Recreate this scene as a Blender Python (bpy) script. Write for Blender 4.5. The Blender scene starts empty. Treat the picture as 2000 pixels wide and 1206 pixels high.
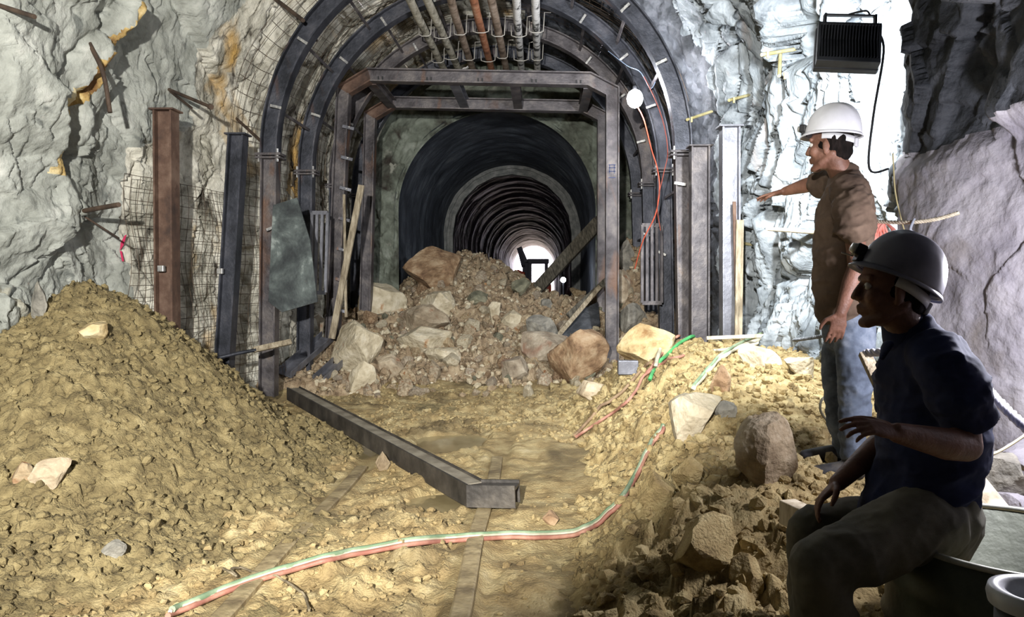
import bpy, bmesh, math, random
import numpy as np
from mathutils import Vector, Matrix, Euler
C = bpy.context.scene
COL = C.collection
random.seed(7)
RNG = np.random.default_rng(7)

# ------------------------------------------------------------------ camera
F_PX, W_PX, H_PX = 1500.0, 2000.0, 1206.0
cam_data = bpy.data.cameras.new('camera')
cam_data.sensor_width = 36.0
cam_data.lens = F_PX / W_PX * 36.0
cam_data.clip_end = 400
cam_data.clip_start = 0.05
cam = bpy.data.objects.new('camera', cam_data)
COL.objects.link(cam)
CAM = Vector((0, 0, 1.45))
cam.location = CAM
cam.rotation_euler = Euler((math.radians(90 - 2.21), 0, math.radians(2.29)), 'XYZ')
C.camera = cam
CAMR = cam.rotation_euler.to_matrix()

# ------------------------------------------------------------------ world, exposure
world = bpy.data.worlds.new('world')
C.world = world
world.use_nodes = True
bg = world.node_tree.nodes['Background']
bg.inputs[0].default_value = (0.93, 0.86, 1.0, 1)
bg.inputs[1].default_value = 6.0
C.view_settings.view_transform = 'Standard'
C.view_settings.look = 'None'
C.view_settings.gamma = 1.0
C.view_settings.use_curve_mapping = False
C.view_settings.exposure = 0.5

def point_light(name, loc, power, color, radius=0.05):
    l = bpy.data.lights.new(name, 'POINT'); l.energy = power; l.color = color; l.shadow_soft_size = radius
    o = bpy.data.objects.new(name, l); COL.objects.link(o); o.location = loc
    return o
def spot_light(name, loc, target, power, color, angle, blend=0.4, radius=0.08):
    l = bpy.data.lights.new(name, 'SPOT'); l.energy = power; l.color = color
    l.spot_size = math.radians(angle); l.spot_blend = blend; l.shadow_soft_size = radius
    o = bpy.data.objects.new(name, l); COL.objects.link(o); o.location = loc
    d = Vector(target) - Vector(loc)
    o.rotation_euler = d.to_track_quat('-Z', 'Y').to_euler()
    return o

# work lights of the heading that stand behind and beside the photographer
spot_light('work_light_behind', (-0.6, -1.4, 2.4), (-2.25, 9.0, 2.4), 3200, (1.0, 0.98, 0.93), 64, 0.4, 0.07)
point_light('work_light_side', (1.90, 2.84, 1.52), 80, (0.93, 0.92, 1.0), 0.08)
# light thrown forward by the floodlight that hangs on the right wall
spot_light('floodlight_beam', (1.80, 4.72, 2.86), (2.40, 6.2, 2.2), 760, (0.93, 0.97, 1.0), 150, 0.6, 0.10)

# ------------------------------------------------------------------ helpers
def P(px, py, y):
    """point where the sight line of a pixel meets the vertical plane at distance y"""
    d = CAMR @ Vector(((px - W_PX / 2) / F_PX, -(py - H_PX / 2) / F_PX, -1))
    t = y / d.y
    return CAM + d * t
def ray(px, py):
    return (CAMR @ Vector(((px - W_PX / 2) / F_PX, -(py - H_PX / 2) / F_PX, -1))).normalized()

def smooth(e0, e1, x):
    t = np.clip((np.asarray(x, float) - e0) / (e1 - e0), 0, 1)
    return t * t * (3 - 2 * t)

def _hash(ix, iy, iz, seed):
    h = (ix.astype(np.int64) * 374761393 + iy.astype(np.int64) * 668265263 + iz.astype(np.int64) * 2147483647 + seed * 1274126177) & 0xFFFFFFFF
    h = ((h ^ (h >> 13)) * 1274126177) & 0xFFFFFFFF
    h = ((h ^ (h >> 16)) * 2246822519) & 0xFFFFFFFF
    return (h ^ (h >> 15)) & 0xFFFFFFFF
def _rnd(h, k):
    h = (h * (2654435761 + 2 * k * 40503) + k * 977) & 0xFFFFFFFF
    h = ((h ^ (h >> 15)) * 2246822519) & 0xFFFFFFFF
    return ((h ^ (h >> 13)) & 0xFFFFFF) / float(0xFFFFFF)
def vnoise(p, seed=0):
    """smooth value noise in -1..1, p is (n,3)"""
    i = np.floor(p).astype(np.int64); f = p - i
    u = f * f * f * (f * (f * 6 - 15) + 10)
    def c(a, b, d):
        return _hash(i[:, 0] + a, i[:, 1] + b, i[:, 2] + d, seed) / 4294967295.0
    def mix(a, b, t): return a + (b - a) * t
    x00 = mix(c(0, 0, 0), c(1, 0, 0), u[:, 0]); x10 = mix(c(0, 1, 0), c(1, 1, 0), u[:, 0])
    x01 = mix(c(0, 0, 1), c(1, 0, 1), u[:, 0]); x11 = mix(c(0, 1, 1), c(1, 1, 1), u[:, 0])
    return 2 * mix(mix(x00, x10, u[:, 1]), mix(x01, x11, u[:, 1]), u[:, 2]) - 1
def fbm(p, octaves=4, seed=0, gain=0.5, ridged=False):
    a, s, out = 1.0, 1.0, 0
    for k in range(octaves):
        n = vnoise(p * s + 17.3 * k, seed + k)
        out = out + a * ((1 - 2 * np.abs(n)) if ridged else n)
        a *= gain; s *= 2.03
    return out
def facets(p, seed=0, tilt=1.0):
    """broken-rock relief: every cell is a plane of its own tilt and height; also gives distance to the cell edge"""
    i = np.floor(p).astype(np.int64)
    n = len(p)
    f1 = np.full(n, 1e9); f2 = np.full(n, 1e9); hb = np.zeros(n, np.int64); vb = np.zeros((n, 3))
    for a in (-1, 0, 1):
        for b in (-1, 0, 1):
            for c in (-1, 0, 1):
                q = i + np.array([a, b, c])
                h = _hash(q[:, 0], q[:, 1], q[:, 2], seed)
                v = p - (q + np.stack([_rnd(h, 1), _rnd(h, 2), _rnd(h, 3)], 1))
                d = (v * v).sum(1)
                m = d < f1
                f2 = np.where(m, f1, np.minimum(f2, d)); f1 = np.where(m, d, f1)
                hb = np.where(m, h, hb); vb = np.where(m[:, None], v, vb)
    g = np.stack([_rnd(hb, 4), _rnd(hb, 5), _rnd(hb, 6)], 1) * 2 - 1
    return (g * vb).sum(1) * tilt + (_rnd(hb, 7) - 0.5), np.sqrt(f2) - np.sqrt(f1)

# ------------------------------------------------------------------ materials
def mat(name, cols, scale=4.0, rough=0.85, metal=0.0, bump=0.0, bump_scale=30.0, stretch=(1, 1, 1), detail=8, rand=0.0, emit=None, distort=0.0, spec=0.4, extra=None, coord='Object', bump_dist=0.02):
    m = bpy.data.materials.new(name); m.use_nodes = True
    nt = m.node_tree; b = nt.nodes['Principled BSDF']
    b.inputs['Roughness'].default_value = rough; b.inputs['Metallic'].default_value = metal
    b.inputs['Specular IOR Level'].default_value = spec
    tc = nt.nodes.new('ShaderNodeTexCoord'); mp = nt.nodes.new('ShaderNodeMapping')
    mp.inputs['Scale'].default_value = stretch
    nt.links.new(tc.outputs[coord], mp.inputs[0])
    vec = mp.outputs[0]
    if rand:
        oi = nt.nodes.new('ShaderNodeObjectInfo'); mul = nt.nodes.new('ShaderNodeMath'); mul.operation = 'MULTIPLY'; mul.inputs[1].default_value = 37.0
        nt.links.new(oi.outputs['Random'], mul.inputs[0])
        ad = nt.nodes.new('ShaderNodeVectorMath'); nt.links.new(vec, ad.inputs[0]); nt.links.new(mul.outputs[0], ad.inputs[1]); vec = ad.outputs[0]
    if len(cols) == 1:
        b.inputs['Base Color'].default_value = (*cols[0][1], 1)
        colour = None
    else:
        n = nt.nodes.new('ShaderNodeTexNoise'); n.inputs['Scale'].default_value = scale; n.inputs['Detail'].default_value = detail; n.inputs['Distortion'].default_value = distort
        n.inputs['Roughness'].default_value = 0.62
        nt.links.new(vec, n.inputs['Vector'])
        r = nt.nodes.new('ShaderNodeValToRGB')
        e = r.color_ramp.elements
        while len(e) < len(cols): e.new(0.5)
        for k, (pos, c) in enumerate(cols):
            e[k].position = pos; e[k].color = (*c, 1)
        nt.links.new(n.outputs['Fac'], r.inputs[0]); colour = r.outputs[0]
        for (ecol, escale, lo, hi, est) in (extra or []):      # further stains laid over: colour, scale, ramp limits, stretch
            mp2 = nt.nodes.new('ShaderNodeMapping'); mp2.inputs['Scale'].default_value = est
            nt.links.new(vec, mp2.inputs[0])
            n2 = nt.nodes.new('ShaderNodeTexNoise'); n2.inputs['Scale'].default_value = escale; n2.inputs['Detail'].default_value = 6; n2.inputs['Distortion'].default_value = 0.8
            nt.links.new(mp2.outputs[0], n2.inputs['Vector'])
            mr = nt.nodes.new('ShaderNodeMapRange'); mr.inputs[1].default_value = lo; mr.inputs[2].default_value = hi
            nt.links.new(n2.outputs['Fac'], mr.inputs[0])
            mx = nt.nodes.new('ShaderNodeMix'); mx.data_type = 'RGBA'
            nt.links.new(mr.outputs[0], mx.inputs[0]); nt.links.new(colour, mx.inputs[6]); mx.inputs[7].default_value = (*ecol, 1)
            colour = mx.outputs[2]
        if rand:
            hs = nt.nodes.new('ShaderNodeHueSaturation')
            mr = nt.nodes.new('ShaderNodeMapRange'); mr.inputs[3].default_value = 1 - rand; mr.inputs[4].default_value = 1 + rand
            nt.links.new(oi.outputs['Random'], mr.inputs[0]); nt.links.new(mr.outputs[0], hs.inputs['Value'])
            ml = nt.nodes.new('ShaderNodeMath'); ml.operation = 'MULTIPLY'; ml.inputs[1].default_value = 7.31
            fr = nt.nodes.new('ShaderNodeMath'); fr.operation = 'FRACT'
            nt.links.new(oi.outputs['Random'], ml.inputs[0]); nt.links.new(ml.outputs[0], fr.inputs[0])
            mr2 = nt.nodes.new('ShaderNodeMapRange'); mr2.inputs[3].default_value = 1 - 1.4 * rand; mr2.inputs[4].default_value = 1 + 0.9 * rand
            nt.links.new(fr.outputs[0], mr2.inputs[0]); nt.links.new(mr2.outputs[0], hs.inputs['Saturation'])
            nt.links.new(colour, hs.inputs['Color']); colour = hs.outputs[0]
        nt.links.new(colour, b.inputs['Base Color'])
    if bump:
        n3 = nt.nodes.new('ShaderNodeTexNoise'); n3.inputs['Scale'].default_value = bump_scale; n3.inputs['Detail'].default_value = 8
        nt.links.new(vec, n3.inputs['Vector'])
        bp = nt.nodes.new('ShaderNodeBump'); bp.inputs['Strength'].default_value = bump; bp.inputs['Distance'].default_value = bump_dist
        nt.links.new(n3.outputs['Fac'], bp.inputs['Height']); nt.links.new(bp.outputs[0], b.inputs['Normal'])
    if emit:
        b.inputs['Emission Color'].default_value = (*emit[0], 1); b.inputs['Emission Strength'].default_value = emit[1]
    return m

def S(r, g, b):
    """sRGB 0-255 to linear"""
    f = lambda c: (c / 255 / 12.92) if c / 255 <= 0.04045 else ((c / 255 + 0.055) / 1.055) ** 2.4
    return (f(r), f(g), f(b))

M = {}
M['rock_left'] = mat('grey_rock', [(0.30, S(112, 114, 106)), (0.45, S(146, 148, 140)), (0.58, S(170, 172, 164)), (0.72, S(196, 196, 188))], 2.4, 0.9, bump=0.6, bump_scale=34, rand=0, distort=0.5,
    extra=[(S(196, 178, 140), 0.9, 0.60, 0.74, (1, 1, 0.5)), (S(110, 113, 108), 5.0, 0.60, 0.72, (1, 1, 1))])
M['rock_rib'] = mat('mottled_lagging_rock', [(0.30, S(104, 100, 90)), (0.44, S(164, 160, 146)), (0.56, S(206, 202, 188)), (0.70, S(226, 222, 208))], 2.6, 0.92, bump=0.7, bump_scale=36, distort=0.8,
    extra=[(S(186, 150, 88), 1.5, 0.58, 0.70, (1, 0.6, 0.4)), (S(70, 64, 56), 2.3, 0.60, 0.67, (1.6, 0.9, 0.5))])
M['rock_right'] = mat('blue_grey_schist', [(0.32, S(80, 86, 92)), (0.45, S(126, 133, 138)), (0.58, S(156, 163, 168)), (0.72, S(188, 194, 198))], 2.2, 0.55, bump=0.7, bump_scale=30, stretch=(1, 1.8, 0.45), distort=1.0,
    extra=[(S(150, 104, 62), 1.2, 0.68, 0.78, (1, 1, 0.7))], spec=0.5)
M['dark_rock'] = mat('dark_grey_rock', [(0.35, S(44, 46, 50)), (0.50, S(70, 73, 78)), (0.65, S(104, 106, 112))], 2.0, 0.7, bump=1.0, bump_scale=14)  # darker rock tone for near overhang, right rib zone, back wall and slate
M['slab_rock'] = mat('smooth_grey_slab', [(0.35, S(128, 124, 132)), (0.50, S(150, 146, 152)), (0.65, S(172, 168, 172))], 3.0, 0.8, bump=0.8, bump_scale=20,
    extra=[(S(112, 104, 96), 2.0, 0.58, 0.70, (1, 1, 1))])
M['soil'] = mat('tan_wet_soil', [(0.30, S(112, 94, 62)), (0.46, S(150, 130, 90)), (0.60, S(172, 154, 112)), (0.75, S(194, 178, 140))], 5.0, 0.8, bump=1.0, bump_scale=75, bump_dist=0.012,
    extra=[(S(96, 82, 56), 1.3, 0.55, 0.68, (1, 1, 1))])
M['mound'] = mat('olive_brown_soil', [(0.30, S(92, 80, 54)), (0.46, S(122, 108, 74)), (0.60, S(144, 129, 91)), (0.75, S(168, 153, 114))], 9.0, 0.95, bump=1.0, bump_scale=95, bump_dist=0.012)
M['berm'] = mat('yellow_soil', [(0.30, S(116, 98, 66)), (0.46, S(156, 136, 94)), (0.60, S(178, 160, 116)), (0.75, S(198, 180, 138))], 8.0, 0.95, bump=1.0, bump_scale=90, bump_dist=0.012)
M['muck'] = mat('brown_muck', [(0.32, S(112, 94, 74)), (0.48, S(152, 132, 106)), (0.62, S(176, 158, 130))], 6.0, 0.95, bump=1.0, bump_scale=50)
M['rubble'] = mat('tan_rubble', [(0.28, S(110, 92, 72)), (0.44, S(152, 134, 108)), (0.58, S(178, 162, 136)), (0.74, S(204, 190, 164))], 5.0, 0.92, bump=0.8, bump_scale=25, rand=0.16,
    extra=[(S(140, 92, 58), 3.0, 0.58, 0.68, (1, 1, 1))])
M['pale_rock'] = mat('pale_rock', [(0.30, S(150, 136, 110)), (0.5, S(190, 178, 152)), (0.7, S(214, 204, 182))], 6.0, 0.9, bump=0.8, bump_scale=25,
    extra=[(S(166, 124, 84), 4.0, 0.60, 0.70, (1, 1, 1))])
M['rusty_rock'] = mat('rust_brown_rock', [(0.32, S(100, 76, 58)), (0.46, S(144, 116, 88)), (0.56, S(168, 142, 112)), (0.70, S(188, 168, 140))], 5.0, 0.95, bump=1.0, bump_scale=20)
M['ochre_rock'] = mat('ochre_rock', [(0.32, S(132, 98, 60)), (0.46, S(184, 162, 118)), (0.6, S(204, 188, 150)), (0.75, S(214, 204, 172))], 3.5, 0.85, bump=0.8, bump_scale=20)
M['grey_rock'] = mat('blue_grey_rock', [(0.32, S(92, 90, 84)), (0.5, S(134, 130, 120)), (0.68, S(164, 160, 148))], 6.0, 0.9, bump=0.8, bump_scale=25)
M['green_rock'] = mat('dark_green_rock', [(0.32, S(84, 84, 70)), (0.5, S(122, 120, 100)), (0.68, S(150, 146, 124))], 6.0, 0.9, bump=0.8, bump_scale=25)
M['steel'] = mat('weathered_steel', [(0.34, S(58, 54, 56)), (0.50, S(86, 82, 84)), (0.64, S(112, 106, 104)), (0.78, S(134, 114, 98))], 3.5, 0.55, 0.45, bump=0.25, bump_scale=30, extra=[(S(112, 82, 62), 2.2, 0.60, 0.74, (1, 1, 0.4))])
M['steel_dark'] = mat('dark_steel', [(0.36, S(42, 44, 50)), (0.52, S(66, 68, 76)), (0.68, S(92, 92, 98))], 3.0, 0.5, 0.5, bump=0.2, bump_scale=30, extra=[(S(110, 76, 54), 1.6, 0.63, 0.74, (1, 1, 0.4))])
M['steel_rust'] = mat('rusty_steel', [(0.34, S(70, 56, 50)), (0.50, S(98, 76, 64)), (0.66, S(124, 102, 88))], 4.0, 0.75, 0.3, bump=0.3, bump_scale=30)
M['steel_grey'] = mat('grey_primed_steel', [(0.36, S(92, 92, 98)), (0.52, S(116, 117, 124)), (0.68, S(140, 140, 147))], 4.0, 0.45, 0.4, bump=0.15, bump_scale=30, extra=[(S(134, 96, 66), 2.5, 0.64, 0.74, (1, 1, 0.3))])
M['bolt'] = mat('bright_bolt_steel', [(0.4, S(150, 150, 150)), (0.6, S(196, 194, 188))], 20, 0.4, 0.6)
M['wire'] = mat('rusty_mesh_wire', [(0.4, S(70, 58, 48)), (0.6, S(104, 88, 74))], 9, 0.7, 0.4)
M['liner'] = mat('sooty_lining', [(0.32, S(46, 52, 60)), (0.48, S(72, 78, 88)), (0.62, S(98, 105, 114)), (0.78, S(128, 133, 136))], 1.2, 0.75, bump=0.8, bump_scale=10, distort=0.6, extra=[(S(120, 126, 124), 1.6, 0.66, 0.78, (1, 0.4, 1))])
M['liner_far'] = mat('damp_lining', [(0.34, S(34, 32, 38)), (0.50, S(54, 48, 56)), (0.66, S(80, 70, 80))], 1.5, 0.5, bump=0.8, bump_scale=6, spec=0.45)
M['headwall'] = mat('mottled_green_concrete', [(0.30, S(56, 56, 48)), (0.44, S(88, 92, 82)), (0.58, S(116, 122, 110)), (0.74, S(150, 154, 144))], 2.2, 0.95, bump=1.0, bump_scale=14, distort=0.4,
    extra=[(S(50, 44, 38), 1.6, 0.58, 0.70, (1, 1, 1)), (S(140, 140, 128), 3.0, 0.62, 0.72, (1, 1, 1))])
M['wood'] = mat('grey_timber', [(0.35, S(112, 100, 82)), (0.5, S(150, 138, 116)), (0.68, S(182, 170, 148))], 5, 0.85, stretch=(6, 6, 1), bump=0.5, bump_scale=20)
M['wood_dark'] = mat('dark_wet_timber', [(0.35, S(52, 48, 42)), (0.5, S(82, 78, 68)), (0.68, S(112, 106, 94))], 5, 0.85, stretch=(6, 6, 1), bump=0.5, bump_scale=20)
M['wood_pale'] = mat('pale_sawn_board', [(0.35, S(170, 154, 126)), (0.5, S(200, 186, 160)), (0.68, S(220, 208, 184))], 5, 0.8, stretch=(6, 6, 1))
M['water'] = mat('muddy_water', [(0.4, S(132, 118, 86)), (0.6, S(150, 136, 102))], 3, 0.06, spec=0.6)
M['black'] = mat('black_plastic', [(0, S(28, 28, 30))], rough=0.5)
# ------------------------------------------------------------------ mesh builder
class MB:
    def __init__(s): s.v = []; s.f = []; s.sm = []
    def add(s, verts, faces, sm=False):
        o = len(s.v); s.v.extend([tuple(q) for q in verts])
        s.f.extend([tuple(i + o for i in f) for f in faces]); s.sm.extend([sm] * len(faces))
        return s
    def box(s, c, size, rot=None):
        c = Vector(c); hx, hy, hz = [d / 2 for d in size]
        vs = [Vector((x, y, z)) for x in (-hx, hx) for y in (-hy, hy) for z in (-hz, hz)]
        if rot is not None: vs = [rot @ q for q in vs]
        return s.add([c + q for q in vs], [(0, 1, 3, 2), (4, 6, 7, 5), (0, 4, 5, 1), (2, 3, 7, 6), (0, 2, 6, 4), (1, 5, 7, 3)])
    def bar(s, a, b, w, h, up=(0, 0, 1)):
        """rectangular bar from a to b; h along up, w across"""
        a = Vector(a); b = Vector(b); t = (b - a).normalized(); u = Vector(up); u = (u - t * u.dot(t)).normalized(); r = t.cross(u)
        vs = [q + r * (w / 2) * i + u * (h / 2) * j for q in (a, b) for i, j in ((-1, -1), (1, -1), (1, 1), (-1, 1))]
        return s.add(vs, [(0, 1, 2, 3), (7, 6, 5, 4), (0, 4, 5, 1), (1, 5, 6, 2), (2, 6, 7, 3), (3, 7, 4, 0)])
    def sweep(s, path, prof, ups, sm=False, cap=True, miter=True):
        """closed profile [(across, up)] swept along path; ups = one up vector or a list"""
        path = [Vector(q) for q in path]; n = len(path); rings = []
        for k, q in enumerate(path):
            t0 = (path[k] - path[k - 1]).normalized() if k else (path[1] - path[0]).normalized()
            t1 = (path[k + 1] - path[k]).normalized() if k < n - 1 else t0
            t = (t0 + t1).normalized(); cs = max(0.3, t.dot(t1))
            u = Vector(ups[k] if isinstance(ups, list) else ups); u = (u - t * u.dot(t)).normalized(); r = t.cross(u)
            # keep the section true through a mitre: stretch in the bend's own plane
            bend = (t1 - t0); bl = bend.length
            for_ring = []
            for (x, y) in prof:
                off = r * x + u * y
                if miter and bl > 1e-4:
                    bd = bend / bl; off = off + bd * off.dot(bd) * (1 / cs - 1)
                for_ring.append(q + off)
            rings.append(for_ring)
        m = len(prof); vs = [q for r in rings for q in r]; fs = []
        for k in range(n - 1):
            for j in range(m):
                a, b = k * m + j, k * m + (j + 1) % m
                fs.append((a, b, b + m, a + m))
        s.add(vs, fs, sm)
        if cap: s.add(rings[0], [tuple(range(m))[::-1]]); s.add(rings[-1], [tuple(range(m))])
        return s
    def tube(s, path, r, seg=8, cap=True, sm=True):
        path = [Vector(q) for q in path]; n = len(path)
        rs = r if isinstance(r, (list, tuple)) else [r] * n
        vs = []; fs = []; t = (path[1] - path[0]).normalized()
        u = Vector((0, 0, 1)) if abs(t.z) < 0.9 else Vector((1, 0, 0))
        for k in range(n):
            a = path[max(0, k - 1)]; b = path[min(n - 1, k + 1)]
            t = (b - a).normalized(); u = (u - t * u.dot(t)).normalized(); w = t.cross(u)
            for j in range(seg):
                an = 2 * math.pi * j / seg
                vs.append(path[k] + (u * math.cos(an) + w * math.sin(an)) * rs[k])
        for k in range(n - 1):
            for j in range(seg):
                a, b = k * seg + j, k * seg + (j + 1) % seg
                fs.append((a, b, b + seg, a + seg))
        s.add(vs, fs, sm)
        if cap: s.add(vs[:seg], [tuple(range(seg))[::-1]]); s.add(vs[-seg:], [tuple(range(seg))])
        return s
    def sphere(s, c, r, nu=16, nv=10, rot=None):
        c = Vector(c); r = (r, r, r) if not isinstance(r, (list, tuple)) else r
        vs = []; fs = []
        for i in range(nv + 1):
            th = math.pi * i / nv
            for j in range(nu):
                ph = 2 * math.pi * j / nu
                q = Vector((r[0] * math.sin(th) * math.cos(ph), r[1] * math.sin(th) * math.sin(ph), r[2] * math.cos(th)))
                vs.append(c + (rot @ q if rot is not None else q))
        for i in range(nv):
            for j in range(nu):
                a = i * nu + j; b = i * nu + (j + 1) % nu
                fs.append((a, a + nu, b + nu, b))
        return s.add(vs, fs, True)
    def lathe(s, c, prof, seg=40, rot=None, sm=True):
        """prof [(radius, height)] turned about local z"""
        c = Vector(c); m = len(prof); vs = []; fs = []
        for j in range(seg):
            an = 2 * math.pi * j / seg
            for (r, z) in prof:
                q = Vector((r * math.cos(an), r * math.sin(an), z)); vs.append(c + (rot @ q if rot is not None else q))
        for j in range(seg):
            k = (j + 1) % seg
            for i in range(m - 1):
                fs.append((j * m + i, k * m + i, k * m + i + 1, j * m + i + 1))
        return s.add(vs, fs, sm)
    def build(s, name, material, parent=None, bevel=0.0, origin=None):
        return link_mesh(name, np.array(s.v, float), s.f, material, parent, s.sm, bevel, origin)

def link_mesh(name, v, f, material, parent=None, sm=None, bevel=0.0, origin=None):
    v = np.asarray(v, float)
    if parent is not None:
        org = world_loc(parent)
    elif origin is not None: org = np.array(origin, float)
    else:
        lo, hi = v.min(0), v.max(0); org = np.array([(lo[0] + hi[0]) / 2, (lo[1] + hi[1]) / 2, lo[2]])
    me = bpy.data.meshes.new(name)
    if isinstance(f, np.ndarray):
        nf = len(f); k = f.shape[1]
        me.vertices.add(len(v)); me.vertices.foreach_set('co', (v - org).astype(np.float32).ravel())
        me.loops.add(nf * k); me.loops.foreach_set('vertex_index', f.astype(np.int32).ravel())
        me.polygons.add(nf); me.polygons.foreach_set('loop_start', np.arange(0, nf * k, k, dtype=np.int32))
        me.polygons.foreach_set('loop_total', np.full(nf, k, np.int32))
        me.update(calc_edges=True); me.validate()
    else:
        me.from_pydata([tuple(q) for q in (v - org)], [], f); me.update()
    if sm is not None:
        if sm is True or sm is False: sm = [sm] * len(me.polygons)
        me.polygons.foreach_set('use_smooth', sm)
    mats = material if isinstance(material, list) else [material]
    for m in mats: me.materials.append(m)
    o = bpy.data.objects.new(name, me); COL.objects.link(o)
    if parent is not None: o.parent = parent; o['_w'] = [float(q) for q in org]
    else: o.location = org; o['_w'] = [float(q) for q in org]
    if bevel:
        bv = o.modifiers.new('bevel', 'BEVEL'); bv.width = bevel; bv.segments = 2; bv.limit_method = 'ANGLE'
    return o
def world_loc(o):
    return np.array(o['_w'], float)
def thing(name, label, cat, loc, group=None):
    o = bpy.data.objects.new(name, None); COL.objects.link(o); o.location = loc; o['_w'] = [float(q) for q in loc]
    o.empty_display_size = 0.1
    o['label'] = label; o['category'] = cat
    if group: o['group'] = group
    return o
def tag(o, label, cat, group=None, kind=None):
    o['label'] = label; o['category'] = cat
    if group: o['group'] = group
    if kind: o['kind'] = kind
    return o
def structure(o):
    o['kind'] = 'structure'; return o
def dup(o, loc, rot=None, scale=None):
    """a copy of a thing and of its parts and sub-parts, sharing mesh data"""
    c = o.copy(); COL.objects.link(c); c.location = loc; c['_w'] = [float(q) for q in loc]
    if rot is not None: c.rotation_euler = rot
    if scale is not None: c.scale = scale
    for ch in o.children:
        d = ch.copy(); COL.objects.link(d); d.parent = c
        for g in ch.children:
            e = g.copy(); COL.objects.link(e); e.parent = d
    return c
def grid_faces(nu, nv, keep=None):
    a = np.arange(nu - 1)[:, None] * nv + np.arange(nv - 1)[None, :]
    f = np.stack([a, a + nv, a + nv + 1, a + 1], -1).reshape(-1, 4)
    if keep is not None: f = f[keep.reshape(-1)]
    return f
def catmull(pts, n=8):
    pts = [Vector(q) for q in pts]; out = []
    for k in range(len(pts) - 1):
        p0 = pts[max(0, k - 1)]; p1 = pts[k]; p2 = pts[k + 1]; p3 = pts[min(len(pts) - 1, k + 2)]
        for i in range(n):
            t = i / n
            out.append(0.5 * ((2 * p1) + (p2 - p0) * t + (2 * p0 - 5 * p1 + 4 * p2 - p3) * t * t + (3 * p1 - p0 - 3 * p2 + p3) * t ** 3))
    out.append(pts[-1]); return out
# ------------------------------------------------------------------ rock shell of the heading
ZLO = -0.5
def section(u, Y):
    """undisplaced wall line of the heading: u runs floor-left, crown, floor-right"""
    xL = np.interp(Y, [-4, 6, 7.5, 9, 9.8, 10.5, 15], [-4.5, -4.35, -4.2, -3.92, -3.62, -3.46, -3.44])
    xR = np.interp(Y, [-4, 1.2, 2.5, 4.35, 4.75, 5.2, 6.0, 7, 8, 8.7, 9.3, 15], [2.9, 2.75, 2.5, 2.28, 2.3, 2.55, 2.55, 2.4, 2.34, 2.3, 2.05, 2.0])
    zs = np.full_like(Y, 2.9)
    zt = np.interp(Y, [-4, 8.3, 8.75, 9.4, 15], [6.4, 6.4, 5.9, 5.58, 5.55])
    xc = (xL + xR) / 2; rx = (xR - xL) / 2
    ph = np.pi * (1 - np.clip((u - 0.3) / 0.4, 0, 1))
    x = xc + rx * np.cos(ph); z = zs + (zt - zs) * np.sin(ph)
    z = np.where(u < 0.3, ZLO + (zs - ZLO) * u / 0.3, np.where(u > 0.7, ZLO + (zs - ZLO) * (1 - u) / 0.3, z))
    nx = -np.cos(ph); nz = -np.sin(ph)
    return np.stack([x, Y, z], -1), np.stack([nx, 0 * nx, nz], -1)
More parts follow.
